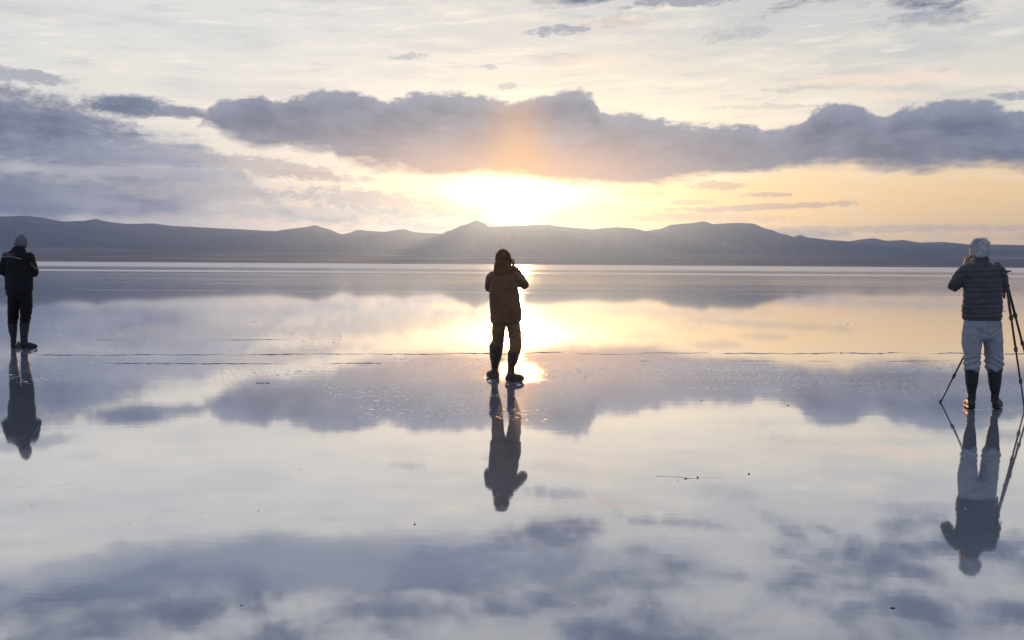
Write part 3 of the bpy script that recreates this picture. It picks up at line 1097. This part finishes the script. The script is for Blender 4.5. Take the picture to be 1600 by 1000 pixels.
# ------------------------------------------------------------------ person in the parka, centre
def centre_person():
    e, root = person_root(800, 596.5, 'hooded person in a long flare-tinted parka standing in front of the low sun')
    Y = root.y
    q = lambda px, py, dy=0.0: on_plane(px, py, Y + dy) - root
    up = Vector((0, 0, 1))
    V, F = [], []
    hc = q(786.5, 408, 0.09)
    R_, ey = head(V, F, hc, math.radians(-8), math.radians(-6), 0.97)
    sweep(V, F, [(hc + Vector((0, -0.02, -0.06)), 0.050, 0.053), (q(786, 426, 0.03), 0.054, 0.054)], 14)
    sweep(V, F, [(q(786, 427, .02), 0.09, 0.06), (q(787, 436, .01), 0.15, 0.08), (q(788, 465), 0.13, 0.095), (q(789, 490), 0.12, 0.09), (q(791, 496), 0.12, 0.09)], 20, cap=.2)
    sh_l, el_l, wr_l = q(767, 433, 0.02), q(764, 449, 0.10), q(777, 424, 0.27)
    sh_r, el_r, wr_r = q(806, 434, 0.02), q(819.5, 446, 0.09), q(803.0, 419, 0.25)
    sweep(V, F, [(sh_l, 0.045, 0.045), (el_l, 0.036, 0.036), (wr_l, 0.025, 0.025)], 14)
    sweep(V, F, [(sh_r, 0.045, 0.045), (el_r, 0.036, 0.036), (wr_r, 0.025, 0.025)], 14)
    cam_p = hc + R_ @ Vector((0.012, 0.165, -0.005))
    hand(V, F, wr_l, cam_p + Vector((-0.07, 0.0, -0.02)) - wr_l, R_ @ Vector((1, 0.2, 0.2)), 0.6, -1, 0.93)
    hand(V, F, wr_r, cam_p + Vector((0.088, -0.02, 0.02)) - wr_r, R_ @ Vector((-1, 0.2, 0.1)), 0.6, 1, 0.93)
    legs = (((781, 500, .0), (777.5, 541, .165), (774, 572, None)), ((801, 500, 0), (804.3, 545, -.015), (799.5, 574, .01)))
    hl = on_ground(774.0, 591.0) - root
    for hip, kn, an in legs:
        dy_ = hl.y if an[2] is None else an[2]
        sweep(V, F, [(q(*hip), 0.06, 0.065), (q(*kn), 0.042, 0.044), (q(an[0], an[1], dy_), 0.024, 0.026)], 14)
    fuse('body', V, F, 0.0058, M_SKIN, e, 2)
    eyes(e, ey, R_)
    # parka with sleeves
    V, F = [], []
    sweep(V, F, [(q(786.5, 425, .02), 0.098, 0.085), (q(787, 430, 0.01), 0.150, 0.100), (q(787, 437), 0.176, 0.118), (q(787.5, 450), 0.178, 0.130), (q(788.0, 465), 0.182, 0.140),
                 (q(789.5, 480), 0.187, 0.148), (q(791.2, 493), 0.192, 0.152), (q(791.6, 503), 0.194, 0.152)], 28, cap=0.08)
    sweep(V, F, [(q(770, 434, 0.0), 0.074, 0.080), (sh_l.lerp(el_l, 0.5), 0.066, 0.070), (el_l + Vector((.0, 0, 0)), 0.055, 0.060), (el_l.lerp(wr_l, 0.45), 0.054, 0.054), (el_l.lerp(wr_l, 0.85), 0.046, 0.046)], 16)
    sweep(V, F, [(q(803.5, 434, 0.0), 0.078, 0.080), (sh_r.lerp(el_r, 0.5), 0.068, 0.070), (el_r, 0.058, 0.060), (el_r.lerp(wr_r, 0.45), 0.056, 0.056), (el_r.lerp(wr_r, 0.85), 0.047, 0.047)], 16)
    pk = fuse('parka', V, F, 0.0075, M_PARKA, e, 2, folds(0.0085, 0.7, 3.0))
    # hood pulled up
    V, F = [], []
    ball(V, F, q(786, 403.5, 0.045), 0.093, 0.115, 0.104)
    ball(V, F, q(785.2, 413, 0.02), 0.098, 0.105, 0.098)
    sweep(V, F, [(q(785.5, 415, 0.0), 0.104, 0.098), (q(786.5, 426, 0.0), 0.125, 0.105)], 18)
    hd = fuse('hood', V, F, 0.008, M_FUR, e, 2, lambda co, nv: nv * 0.007 * noise.fractal(co * 24, 0.8, 2.1, 4))
    strands('hood_trim', hd, M_FUR, q(786, 404, 0.045), 0.092, 0.113, 0.104, 900, 0.022, Matrix.Identity(3), lambda v: v.z > -0.6, 0.003, 9)
    # trousers
    V, F = [], []
    sweep(V, F, [(q(791, 492), 0.155, 0.115), (q(791, 503), 0.150, 0.118)], 20, cap=0.3)
    sweep(V, F, [(q(780.5, 500), 0.088, 0.10), (q(778.5, 520, .07), 0.075, 0.085), (q(777.8, 534, .13), 0.073, 0.080), (q(777.8, 538, .15), 0.068, 0.074)], 18)
    sweep(V, F, [(q(801.5, 500), 0.090, 0.10), (q(804.5, 520, 0), 0.082, 0.088), (q(806.0, 540, -.02), 0.073, 0.080), (q(804.8, 549, -.01), 0.066, 0.072)], 18)
    fuse('trousers', V, F, 0.0078, M_TAN, e, 2, folds(0.009, 1.0, 8.0))
    boot(e, q(775.4, 541.5, .17), q(773.2, 577, hl.y), hl, (-0.50, 0.75, 0), 0.084, 0.044, 0.225, M_RUB2, None, 0.042)
    hr_ = on_ground(797.5, 596.5) - root
    boot(e, q(802.8, 552, -.01), q(798.6, 578, 0.01), hr_, (0.97, 0.22, 0), 0.072, 0.046, 0.225, M_RUB2, None, 0.042)
    held_camera(root + cam_p, R_, 'black camera raised in both hands by the hooded person in the parka', 0.08)
    return e, root


# ------------------------------------------------------------------ man in the black jacket, left
def left_man():
    e, root = person_root(33, 543.5, 'person in a grey knitted hat and black jacket with lettering across the back')
    Y = root.y
    q = lambda px, py, dy=0.0: on_plane(px, py, Y + dy) - root
    up = Vector((0, 0, 1))
    V, F = [], []
    hc = q(34.2, 379.5, 0.05)
    R_, ey = head(V, F, hc, math.radians(-24), math.radians(-22), 1.02)
    sweep(V, F, [(hc + Vector((0, -0.02, -0.06)), 0.056, 0.058), (q(31, 393, 0.0), 0.062, 0.06)], 14)
    sweep(V, F, [(q(30, 394), 0.10, 0.07), (q(29.5, 402), 0.18, 0.10), (q(29.5, 425), 0.17, 0.115), (q(30.5, 446), 0.15, 0.11), (q(31, 460), 0.14, 0.10)], 20, cap=.3)
    sh_l, el_l, wr_l = q(9.5, 401, 0.0), q(2.5, 425, 0.02), q(20, 430, 0.30)
    sh_r, el_r, wr_r = q(48, 402, 0.02), q(54, 426.5, 0.05), q(40, 424, 0.30)
    sweep(V, F, [(sh_l, 0.052, 0.052), (el_l, 0.042, 0.042), (wr_l, 0.028, 0.028)], 14)
    sweep(V, F, [(sh_r, 0.052, 0.052), (el_r, 0.042, 0.042), (wr_r, 0.028, 0.028)], 14)
    hand(V, F, wr_l, Vector((0.8, 0.5, 0.15)), Vector((0.3, -0.5, 1)), 0.5, -1, 1.05)
    hand(V, F, wr_r, Vector((-0.8, 0.5, 0.2)), Vector((-0.3, -0.5, 1)), 0.5, 1, 1.05)
    for hip, kn, an in (((23, 462, 0), (20, 504, .05), (21.5, 534, .05)), ((40, 462, 0), (39.5, 504, .0), (37.5, 534, 0))):
        sweep(V, F, [(q(*hip), 0.092, 0.095), (q(*kn), 0.048, 0.052), (q(*an), 0.026, 0.028)], 14)
    fuse('body', V, F, 0.0062, M_SKIN, e, 2)
    eyes(e, ey, R_)
    # beanie
    V, F = [], []
    T = lambda x, y, z: hc + R_ @ Vector((x, y, z))
    Rh = Matrix.Rotation(math.radians(-20), 3, 'Y') @ Matrix.Identity(3)
    ball(V, F, q(33.4, 378.6, 0.03), 0.090, 0.108, 0.112)
    ball(V, F, q(31.8, 382.0, 0.015), 0.094, 0.104, 0.062)
    ball(V, F, q(34.2, 369.8, 0.02), 0.042, 0.055, 0.034)

    def rib(co, nv):
        a = math.atan2(co.y - hc.y, co.x - hc.x)
        return nv * (0.0022 * math.sin(a * 46) + 0.003 * noise.fractal(co * 30, 0.8, 2.1, 3))
    fuse('knitted_hat', V, F, 0.0065, M_WOOL, e, 2, rib)
    # jacket
    V, F = [], []
    sweep(V, F, [(q(29.8, 386.5, 0.0), 0.090, 0.088), (q(29.8, 392, 0.0), 0.118, 0.095), (q(29, 397), 0.19, 0.115), (q(29, 404), 0.222, 0.135), (q(29.5, 420), 0.218, 0.150),
                 (q(29.8, 437), 0.220, 0.155), (q(30.0, 450), 0.222, 0.158), (q(30.3, 461), 0.205, 0.150)], 28, cap=0.1)
    sweep(V, F, [(q(11.8, 402, 0.0), 0.088, 0.095), (q(7.5, 413, 0.0), 0.078, 0.086), (el_l, 0.066, 0.070), (el_l.lerp(wr_l, 0.45), 0.060, 0.060), (el_l.lerp(wr_l, 0.88), 0.048, 0.048)], 16)
    sweep(V, F, [(q(45.2, 402, 0.0), 0.088, 0.095), (q(50.0, 414, 0.02), 0.076, 0.086), (el_r, 0.066, 0.070), (el_r.lerp(wr_r, 0.45), 0.060, 0.060), (el_r.lerp(wr_r, 0.88), 0.048, 0.048)], 16)
    jk = fuse('jacket', V, F, 0.0085, M_BLACK, e, 3, folds(0.009, 0.8, 15.0), 'black jacket with small white and pink lettering')
    # prints laid on the cloth
    jm = jk.data
    bv = BVHTree.FromPolygons([v.co.copy() for v in jm.vertices], [tuple(p.vertices) for p in jm.polygons])

    def on_cloth(x, z, off=0.003, dirv=Vector((0, 1, 0)), start=None):
        o_ = start if start is not None else Vector((x, -1.0, z))
        h = bv.ray_cast(o_, dirv)
        return (h[0] + h[1] * off) if h[0] is not None else None

    def strip(name, pts, hgt, mat, parent, off=0.003):
        """narrow band following the back: pts (x, z) along the middle"""
        V2, F2 = [], []
        for (x, z) in pts:
            a, b = on_cloth(x, z - hgt / 2, off), on_cloth(x, z + hgt / 2, off)
            if a is None or b is None:
                continue
            V2 += [a, b]
        for i in range(len(V2) // 2 - 1):
            F2.append((2 * i, 2 * i + 2, 2 * i + 3, 2 * i + 1))
        return link(name, mesh(name, V2, F2), mat, parent)
    pts = []
    for i in range(30):
        t = i / 29
        px = 5.5 + 34 * t
        py = 401.6 - 0.2 * math.sin(t * 3) + (3.2 * max(0, (t - 0.55) / 0.45) ** 1.3)
        v = q(px, py)
        pts.append((v.x, v.z))
    strip('piping', pts, 0.009, M_PIPE, jk)
    # two small rows of print, too small in the photograph to spell: strokes of letter size
    rnd = random.Random(5)

    def glyph_row(px0, px1, py0, py1, hgt, cut, name):
        groups = {'w': ([], []), 'p': ([], [])}
        px = px0
        while px < px1:
            t = (px - px0) / (px1 - px0)
            if rnd.random() < 0.13:
                px += 0.7
                continue
            w = rnd.uniform(0.45, 0.7)
            base_ = q(px, py0 + (py1 - py0) * t)
            key = 'p' if t > cut else 'w'
            V2, F2 = groups[key]
            hx = w * Y / 1555.6 / 2
            shape_ = rnd.choice('ILETOHN')
            bars = {'I': [(0, 0, .25, 1)], 'L': [(-.7, 0, .3, 1), (0, -.85, 1, .2)], 'E': [(-.7, 0, .3, 1), (0, .85, 1, .18), (0, 0, .8, .18), (0, -.85, 1, .18)],
                    'T': [(0, 0, .28, 1), (0, .85, 1, .2)], 'O': [(-.7, 0, .3, .8), (.7, 0, .3, .8), (0, .85, .7, .18), (0, -.85, .7, .18)],
                    'H': [(-.7, 0, .3, 1), (.7, 0, .3, 1), (0, 0, .7, .18)], 'N': [(-.7, 0, .3, 1), (.7, 0, .3, 1), (0, .3, .5, .3)]}[shape_]
            for (cx_, cz_, hw, hh) in bars:
                quad = []
                for ax, az_ in ((-1, -1), (1, -1), (1, 1), (-1, 1)):
                    p_ = on_cloth(base_.x + (cx_ + ax * hw) * hx * 0.9, base_.z + (cz_ + az_ * hh) * hgt / 2, 0.003)
                    quad.append(p_)
                if None in quad:
                    continue
                o_ = len(V2)
                V2 += quad
                F2.append((o_, o_ + 1, o_ + 2, o_ + 3))
            px += w + 0.25
        for key, m_ in (('w', M_WHITE), ('p', M_PINK)):
            V2, F2 = groups[key]
            if F2:
                link(name, mesh(name, V2, F2), m_, jk)
    glyph_row(11.0, 31.0, 395.9, 396.6, 0.016, 0.50, 'lettering')
    glyph_row(11.2, 30.0, 398.5, 399.2, 0.011, 0.72, 'lettering')
    # marks on the right sleeve
    for (px, py, w, h_) in ((52.2, 412.3, 1.6, 0.9), (52.9, 414.6, 1.9, 0.8), (54.6, 417.0, 1.5, 1.0), (55.6, 419.4, 1.9, 0.8), (56.4, 421.6, 1.4, 0.8)):
        c_ = q(px, py)
        V2 = []
        hs = Y / 1555.6
        for ax, az_ in ((-1, -.5), (1, -1.2), (1, .5), (-1, 1.2)):
            p_ = on_cloth(c_.x + ax * w * hs / 2, c_.z + az_ * h_ * hs / 2, 0.003)
            V2.append(p_)
        if None not in V2:
            link('sleeve_mark', mesh('sleeve_mark', V2, [(0, 1, 2, 3)]), M_WHITE, jk)
    # trousers
    V, F = [], []
    sweep(V, F, [(q(30.8, 452), 0.185, 0.13), (q(31, 462), 0.192, 0.138), (q(31.2, 468), 0.18, 0.13)], 22, cap=0.3)
    sweep(V, F, [(q(22.5, 464), 0.100, 0.120), (q(21.7, 480, .02), 0.090, 0.105), (q(20.8, 494, .04), 0.080, 0.090), (q(20.0, 501, .05), 0.080, 0.088)], 20)
    sweep(V, F, [(q(40.2, 464), 0.102, 0.120), (q(41.0, 480, 0), 0.094, 0.105), (q(40.0, 494, .0), 0.082, 0.090), (q(38.9, 502, .0), 0.074, 0.082)], 20)
    fuse('trousers', V, F, 0.0085, M_BLACK2, e, 3, folds(0.011, 1.0, 22.0))
    hl = on_ground(22.0, 543.2) - root
    boot(e, q(19.8, 506, .05), q(21.2, 532, hl.y), hl, (0.0, 0.9, 0), 0.075, 0.046, 0.27, M_RUB, None, 0.046)
    hr_ = on_ground(38.0, 543.8) - root
    boot(e, q(38.6, 506, .0), q(37.7, 530, hr_.y), hr_, (0.97, -0.10, 0), 0.078, 0.058, 0.275, M_RUB, None, 0.044)
    return e, root


rm, rm_root = right_man()
cp, cp_root = centre_person()
lm, lm_root = left_man()
ph = held_camera(lm_root + on_plane(30, 422, lm_root.y + 0.40) - lm_root, Matrix.Rotation(-0.9, 3, 'X'), 'black camera held low in both hands of the person in the knitted hat', 0.05)


# ------------------------------------------------------------------ tripod
def tripod():
    apex = on_plane(1570.0, 436, 10.8)
    fC, fA, fB = on_ground(1469.5, 628.5), on_ground(1601.0, 640), on_ground(1617.0, 612)
    e = bpy.data.objects.new('tripod', None)
    COL.objects.link(e)
    cen = (fC + fA + fB) / 3
    e.location = (cen.x, cen.y, 0)
    o = Vector(e.location)
    tag(e, 'black three-legged camera tripod with splayed legs at the right edge', 'tripod')
    A = apex - o
    V, F = [], []
    sweep(V, F, [(A - Vector((0, 0, 0.05)), 0.030, 0.030), (A + Vector((0, 0, 0.02)), 0.036, 0.036)], 16)
    link('leg_hub', mesh('leg_hub', V, F), M_METAL, e, smooth=True)
    V, F = [], []
    sweep(V, F, [(A - Vector((0, 0, 0.20)), 0.013, 0.013), (A + Vector((0, 0, 0.05)), 0.013, 0.013)], 12)
    link('centre_column', mesh('centre_column', V, F), M_CARB, e, smooth=True)
    V, F = [], []
    ball(V, F, A + Vector((0, 0, 0.075)), 0.028, 0.028, 0.030)
    link('ball_head', mesh('ball_head', V, F), M_METAL, e, smooth=True)
    V, F = [], []
    sweep(V, F, [(A + Vector((0.01, -0.01, 0.078)), 0.006, 0.006), (A + Vector((0.030, -0.02, 0.085)), 0.010, 0.010), (A + Vector((0.044, -0.03, 0.085)), 0.010, 0.010)], 10)
    link('locking_knob', mesh('locking_knob', V, F), M_PLAS, e, smooth=True)
    for f in (fC, fA, fB):
        f = f - o
        d = (f - A)
        side = Vector((0, 0, 1)).cross(d).normalized()
        out = Vector((d.x, d.y, 0)).normalized()
        top = A + out * 0.035 - Vector((0, 0, 0.02))
        V, F = [], []
        r = [0.0145, 0.0120, 0.0098, 0.0078]
        cuts = [0.0, 0.30, 0.55, 0.79, 0.985]
        for i in range(4):
            sweep(V, F, [(top.lerp(f, cuts[i] + (0.004 if i else 0)), r[i], r[i]), (top.lerp(f, cuts[i + 1]), r[i], r[i])], 12, side=side)
        lg = link('leg', mesh('leg', V, F), M_CARB, e, smooth=True)
        for i in range(1, 4):
            V, F = [], []
            a, b = top.lerp(f, cuts[i] - 0.014), top.lerp(f, cuts[i] + 0.014)
            sweep(V, F, [(a, r[i - 1] + 0.006, r[i - 1] + 0.006), (a.lerp(b, 0.5), r[i - 1] + 0.0085, r[i - 1] + 0.0085), (b, r[i - 1] + 0.005, r[i - 1] + 0.005)], 12, side=side)
            link('twist_lock', mesh('twist_lock', V, F), M_METAL, lg, smooth=True)
        V, F = [], []
        ball(V, F, f + Vector((0, 0, 0.012)), 0.015, 0.015, 0.014)
        link('rubber_foot', mesh('rubber_foot', V, F), M_PLAS, lg, smooth=True)
    return e, apex


tp, apex = tripod()
tcam = held_camera(apex + Vector((-0.070, 0.03, 0.115)), Matrix.Rotation(0.9, 3, 'Z'), 'black camera mounted on the tripod head behind the quilted jacket', 0.10)
# strap dangling from that camera
V, F = [], []
_inv = tcam.rotation_euler.to_matrix().inverted()
pz = [_inv @ (on_plane(*p, 10.55) - tcam.location) for p in ((1566.5, 428), (1567.2, 440), (1566.2, 455), (1565.6, 472), (1566.2, 482), (1568.8, 486.5), (1571.3, 487))]
sweep(V, F, [(p, 0.011, 0.002) for p in pz], 8)
link('neck_strap', mesh('neck_strap', V, F), M_PLAS, tcam, smooth=True)

# ================================================================== salt on the water
def salt_mat(name, c0, c1, rough=0.5):
    m, gg, out = new_mat(name)
    n = gg.noise(pos(gg), 30.0, 3.0, 0.6)
    principled(gg, out, gg.mix(gg.smooth(n, 0.3, 0.7), c0, c1), rough, spec=0.5)
    return m


M_SALTD = salt_mat('wet_salt', (0.22, 0.22, 0.24), (0.55, 0.55, 0.57), 0.6)
M_SALTW = salt_mat('white_salt_crystals', (0.75, 0.75, 0.76), (0.85, 0.84, 0.83), 0.25)
def flake_mat():
    m, gg, out = new_mat('salt_flake')
    gl = gg.n.new('ShaderNodeBsdfGlossy')
    gg.put(gl.inputs['Color'], (0.95, 0.95, 0.95))
    gg.put(gl.inputs['Roughness'], 0.16)
    df = gg.n.new('ShaderNodeBsdfDiffuse')
    gg.put(df.inputs['Color'], (0.85, 0.85, 0.85))
    mx = gg.n.new('ShaderNodeMixShader')
    mx.inputs[0].default_value = 0.75
    gg.l.new(df.outputs[0], mx.inputs[1])
    gg.l.new(gl.outputs[0], mx.inputs[2])
    gg.l.new(mx.outputs[0], out.inputs['Surface'])
    return m


M_SALTW = flake_mat()
M_MUD = salt_mat('dark_mud', (0.035, 0.03, 0.03), (0.09, 0.075, 0.07), 0.8)


def ridge(px_pts, seed, width=0.035, height=0.010, gap=0.35, wander=0.05, step=0.05, gaps=True):
    """thin raised edge of crust: broken, wandering prism standing a finger high out of the film"""
    V, F = [], []
    P_ = [on_ground(*p) for p in px_pts]
    last = None
    for a, b in zip(P_, P_[1:]):
        n = max(2, int((b - a).length / step))
        for i in range(n):
            p = a.lerp(b, i / n)
            u = p.x
            w = wander * noise.fractal((u * 0.9, seed, 0), 0.8, 2.2, 5)
            k = noise.fractal((u * 0.55, seed + 9, 0), 0.8, 2.3, 5) + 0.35
            h = height * max(0.0, min(1.0, (k - gap + 0.25) * 2.2)) * (0.6 + 0.6 * noise.noise((u * 9, seed, 4)))
            c = Vector((p.x, p.y + w, 0))
            if h < height * 0.06:
                last = None
                continue
            wd = width * (0.5 + 0.8 * abs(noise.noise((u * 5, seed, 7))))
            o = len(V)
            V += [c + Vector((0, -wd / 2, -0.002)), c + Vector((0, -wd * 0.1, h)), c + Vector((0, wd / 2, -0.002))]
            if last is not None:
                F += [(last, o, o + 1, last + 1), (last + 1, o + 1, o + 2, last + 2)]
            last = o
    return V, F


def add_ridge(pts, seed, label, mat=None, **kw):
    V, F = ridge(pts, seed, **kw)
    o = link('salt_ridge', mesh('salt_ridge', V, F), mat or M_SALTD)
    tag(o, label, kind='structure')
    return o


add_ridge([(-60, 556), (100, 554.5), (500, 553.5), (800, 552.5), (1000, 552.5), (1250, 552), (1680, 552.5)], 1.0,
          'long thin dark crust edge running right across behind the people', gap=0.28, wander=0.34, width=0.05, height=0.013)
add_ridge([(-60, 568.5), (60, 568.5), (300, 568), (600, 568.5)], 2.0, 'second thin crust edge on the left half', gap=0.42, wander=0.16, width=0.05, height=0.012)
add_ridge([(150, 531.5), (500, 530.5)], 3.0, 'faint broken crust edge on the left', gap=0.5, wander=0.08, width=0.035, height=0.010)
add_ridge([(1000, 564), (1700, 564.5)], 4.0, 'faint broken crust edge on the right', gap=0.5, wander=0.05, width=0.03, height=0.009)
add_ridge([(20, 761), (130, 757), (260, 753)], 5.0, 'low crust lip in the near water on the left', gap=0.35, wander=0.04, width=0.018, height=0.004, step=0.02)
add_ridge([(1025, 744), (1060, 745.5), (1080, 748), (1110, 746), (1170, 744.5)], 6.0, 'low crust lip in the near water right of centre', gap=0.2, wander=0.02, width=0.012, height=0.0028, step=0.015)
add_ridge([(400, 598.5), (424, 598.8)], 7.0, 'short dark crust fragment left of centre', gap=-0.4, wander=0.01, width=0.06, height=0.014, step=0.02)


def chip(V, F, c, r, h, rnd):
    o = len(V)
    n = rnd.choice((4, 5, 6))
    a0 = rnd.uniform(0, 6.28)
    for i in range(n):
        a = a0 + 6.283 * i / n
        V.append(c + Vector((math.cos(a) * r * rnd.uniform(0.6, 1.3) * 1.3, math.sin(a) * r * rnd.uniform(0.6, 1.2), -0.002)))
    V.append(c + Vector((rnd.uniform(-.4, .4) * r, rnd.uniform(-.4, .4) * r, h)))
    for i in range(n):
        F.append((o + i, o + (i + 1) % n, o + n))


def flake(V, F, c, r, rnd):
    """thin plate of salt lifted out of the film, light shines through it"""
    o = len(V)
    a = rnd.uniform(-0.9, 0.9)
    t = abs(rnd.gauss(0.0, 0.09)) + 0.05
    u = Vector((math.cos(a), math.sin(a), rnd.uniform(-.06, .06))) * r * rnd.uniform(0.6, 1.5)
    v = Vector((-math.sin(a) * math.cos(t), math.cos(a) * math.cos(t), math.sin(t))) * r * rnd.uniform(0.8, 1.8)
    c = c + Vector((0, 0, 0.001))
    V += [c - u, c + u, c + u * rnd.uniform(0.3, 0.9) + v, c - u * rnd.uniform(0.2, 0.9) + v * rnd.uniform(0.5, 1.0)]
    F.append((o, o + 1, o + 2, o + 3))


def scatter(name, n, region, size, mat, label, seed, clump=0.0, height=0.5):
    """chips spread over a patch of photo ground; region (x0, x1, y0, y1)"""
    rnd = random.Random(seed)
    V, F = [], []
    k = tries = 0
    while k < n and tries < n * 40:
        tries += 1
        px = rnd.uniform(region[0], region[1])
        py = rnd.uniform(region[2], region[3])
        p = on_ground(px, py)
        if clump and noise.fractal((p.x * 0.35, p.y * 0.9, seed), 0.8, 2.1, 4) < clump * rnd.uniform(0.2, 1.0):
            continue
        r = size * rnd.lognormvariate(0, 0.45) * (p.y / 12.0) ** 0.6
        if mat is M_SALTW:
            flake(V, F, p, r * 1.3, rnd)
        else:
            chip(V, F, p, r, r * height * rnd.uniform(0.5, 1.2), rnd)
        k += 1
    o = link(name, mesh(name, V, F), mat)
    tag(o, label, kind='stuff')
    return o


scatter('salt_crystals', 2600, (500, 1250, 566, 622), 0.0075, M_SALTW, 'glinting salt crystals around the middle of the flat', 21, 0.15)
scatter('salt_crystals', 900, (560, 860, 560, 660), 0.010, M_SALTW, 'larger white crystals about the hooded figure', 22, 0.05)
scatter('salt_crystals', 2200, (1000, 1560, 568, 590), 0.007, M_SALTW, 'row of fine white crystals to the right', 23, 0.2)
scatter('salt_crystals', 900, (0, 520, 500, 620), 0.010, M_SALTW, 'fine white crystals on the left', 24, 0.2)
scatter('salt_crystals', 120, (700, 1300, 900, 950), 0.0035, M_SALTW, 'small crystals in the near water', 25, 0.1)
scatter('salt_crystals', 60, (0, 1600, 650, 1000), 0.0035, M_SALTW, 'thinly strewn crystals in the near water', 26, 0.0)
scatter('salt_crystals', 60, (1490, 1600, 634, 644), 0.008, M_SALTW, 'white splash of crystals at the boots on the right', 27, 0.0)
scatter('dark_crumbs', 90, (0, 1600, 500, 640), 0.008, M_MUD, 'dark crumbs of mud on the water', 31, 0.0, 0.35)
scatter('dark_crumbs', 70, (0, 420, 740, 830), 0.0045, M_MUD, 'small dark crumbs in the near left water', 32, 0.0)
scatter('dark_crumbs', 45, (300, 1600, 690, 960), 0.0042, M_MUD, 'small dark crumbs in the near water', 33, 0.0)


def lump(px, py, r, h, label):
    rnd = random.Random(int(px))
    V, F = [], []
    ball(V, F, (0, 0, h * 0.35), r, r * 0.8, h, None, 10, 7)
    o = link('mud_lump', mesh('mud_lump', [v * (1 + 0.35 * noise.noise(v * 60)) for v in V], F), M_MUD, smooth=True)
    o.location = on_ground(px, py)
    tag(o, label, 'lump')


lump(1090, 746.5, 0.006, 0.008, 'dark pebble-sized lump on the middle of the near crust lip')
lump(1071, 748.6, 0.009, 0.004, 'flat dark lump at the left end of the near crust lip')
lump(1170, 741, 0.007, 0.006, 'dark round lump alone just beyond the right end of the near crust lip')
lump(648, 819.5, 0.0055, 0.0045, 'dark lump alone in the pale water below left of the hooded figure')
lump(1394, 950.5, 0.011, 0.003, 'dark flake near the bottom right corner of the water')
lump(377, 946, 0.006, 0.002, 'small brownish flake near the bottom left of the water')
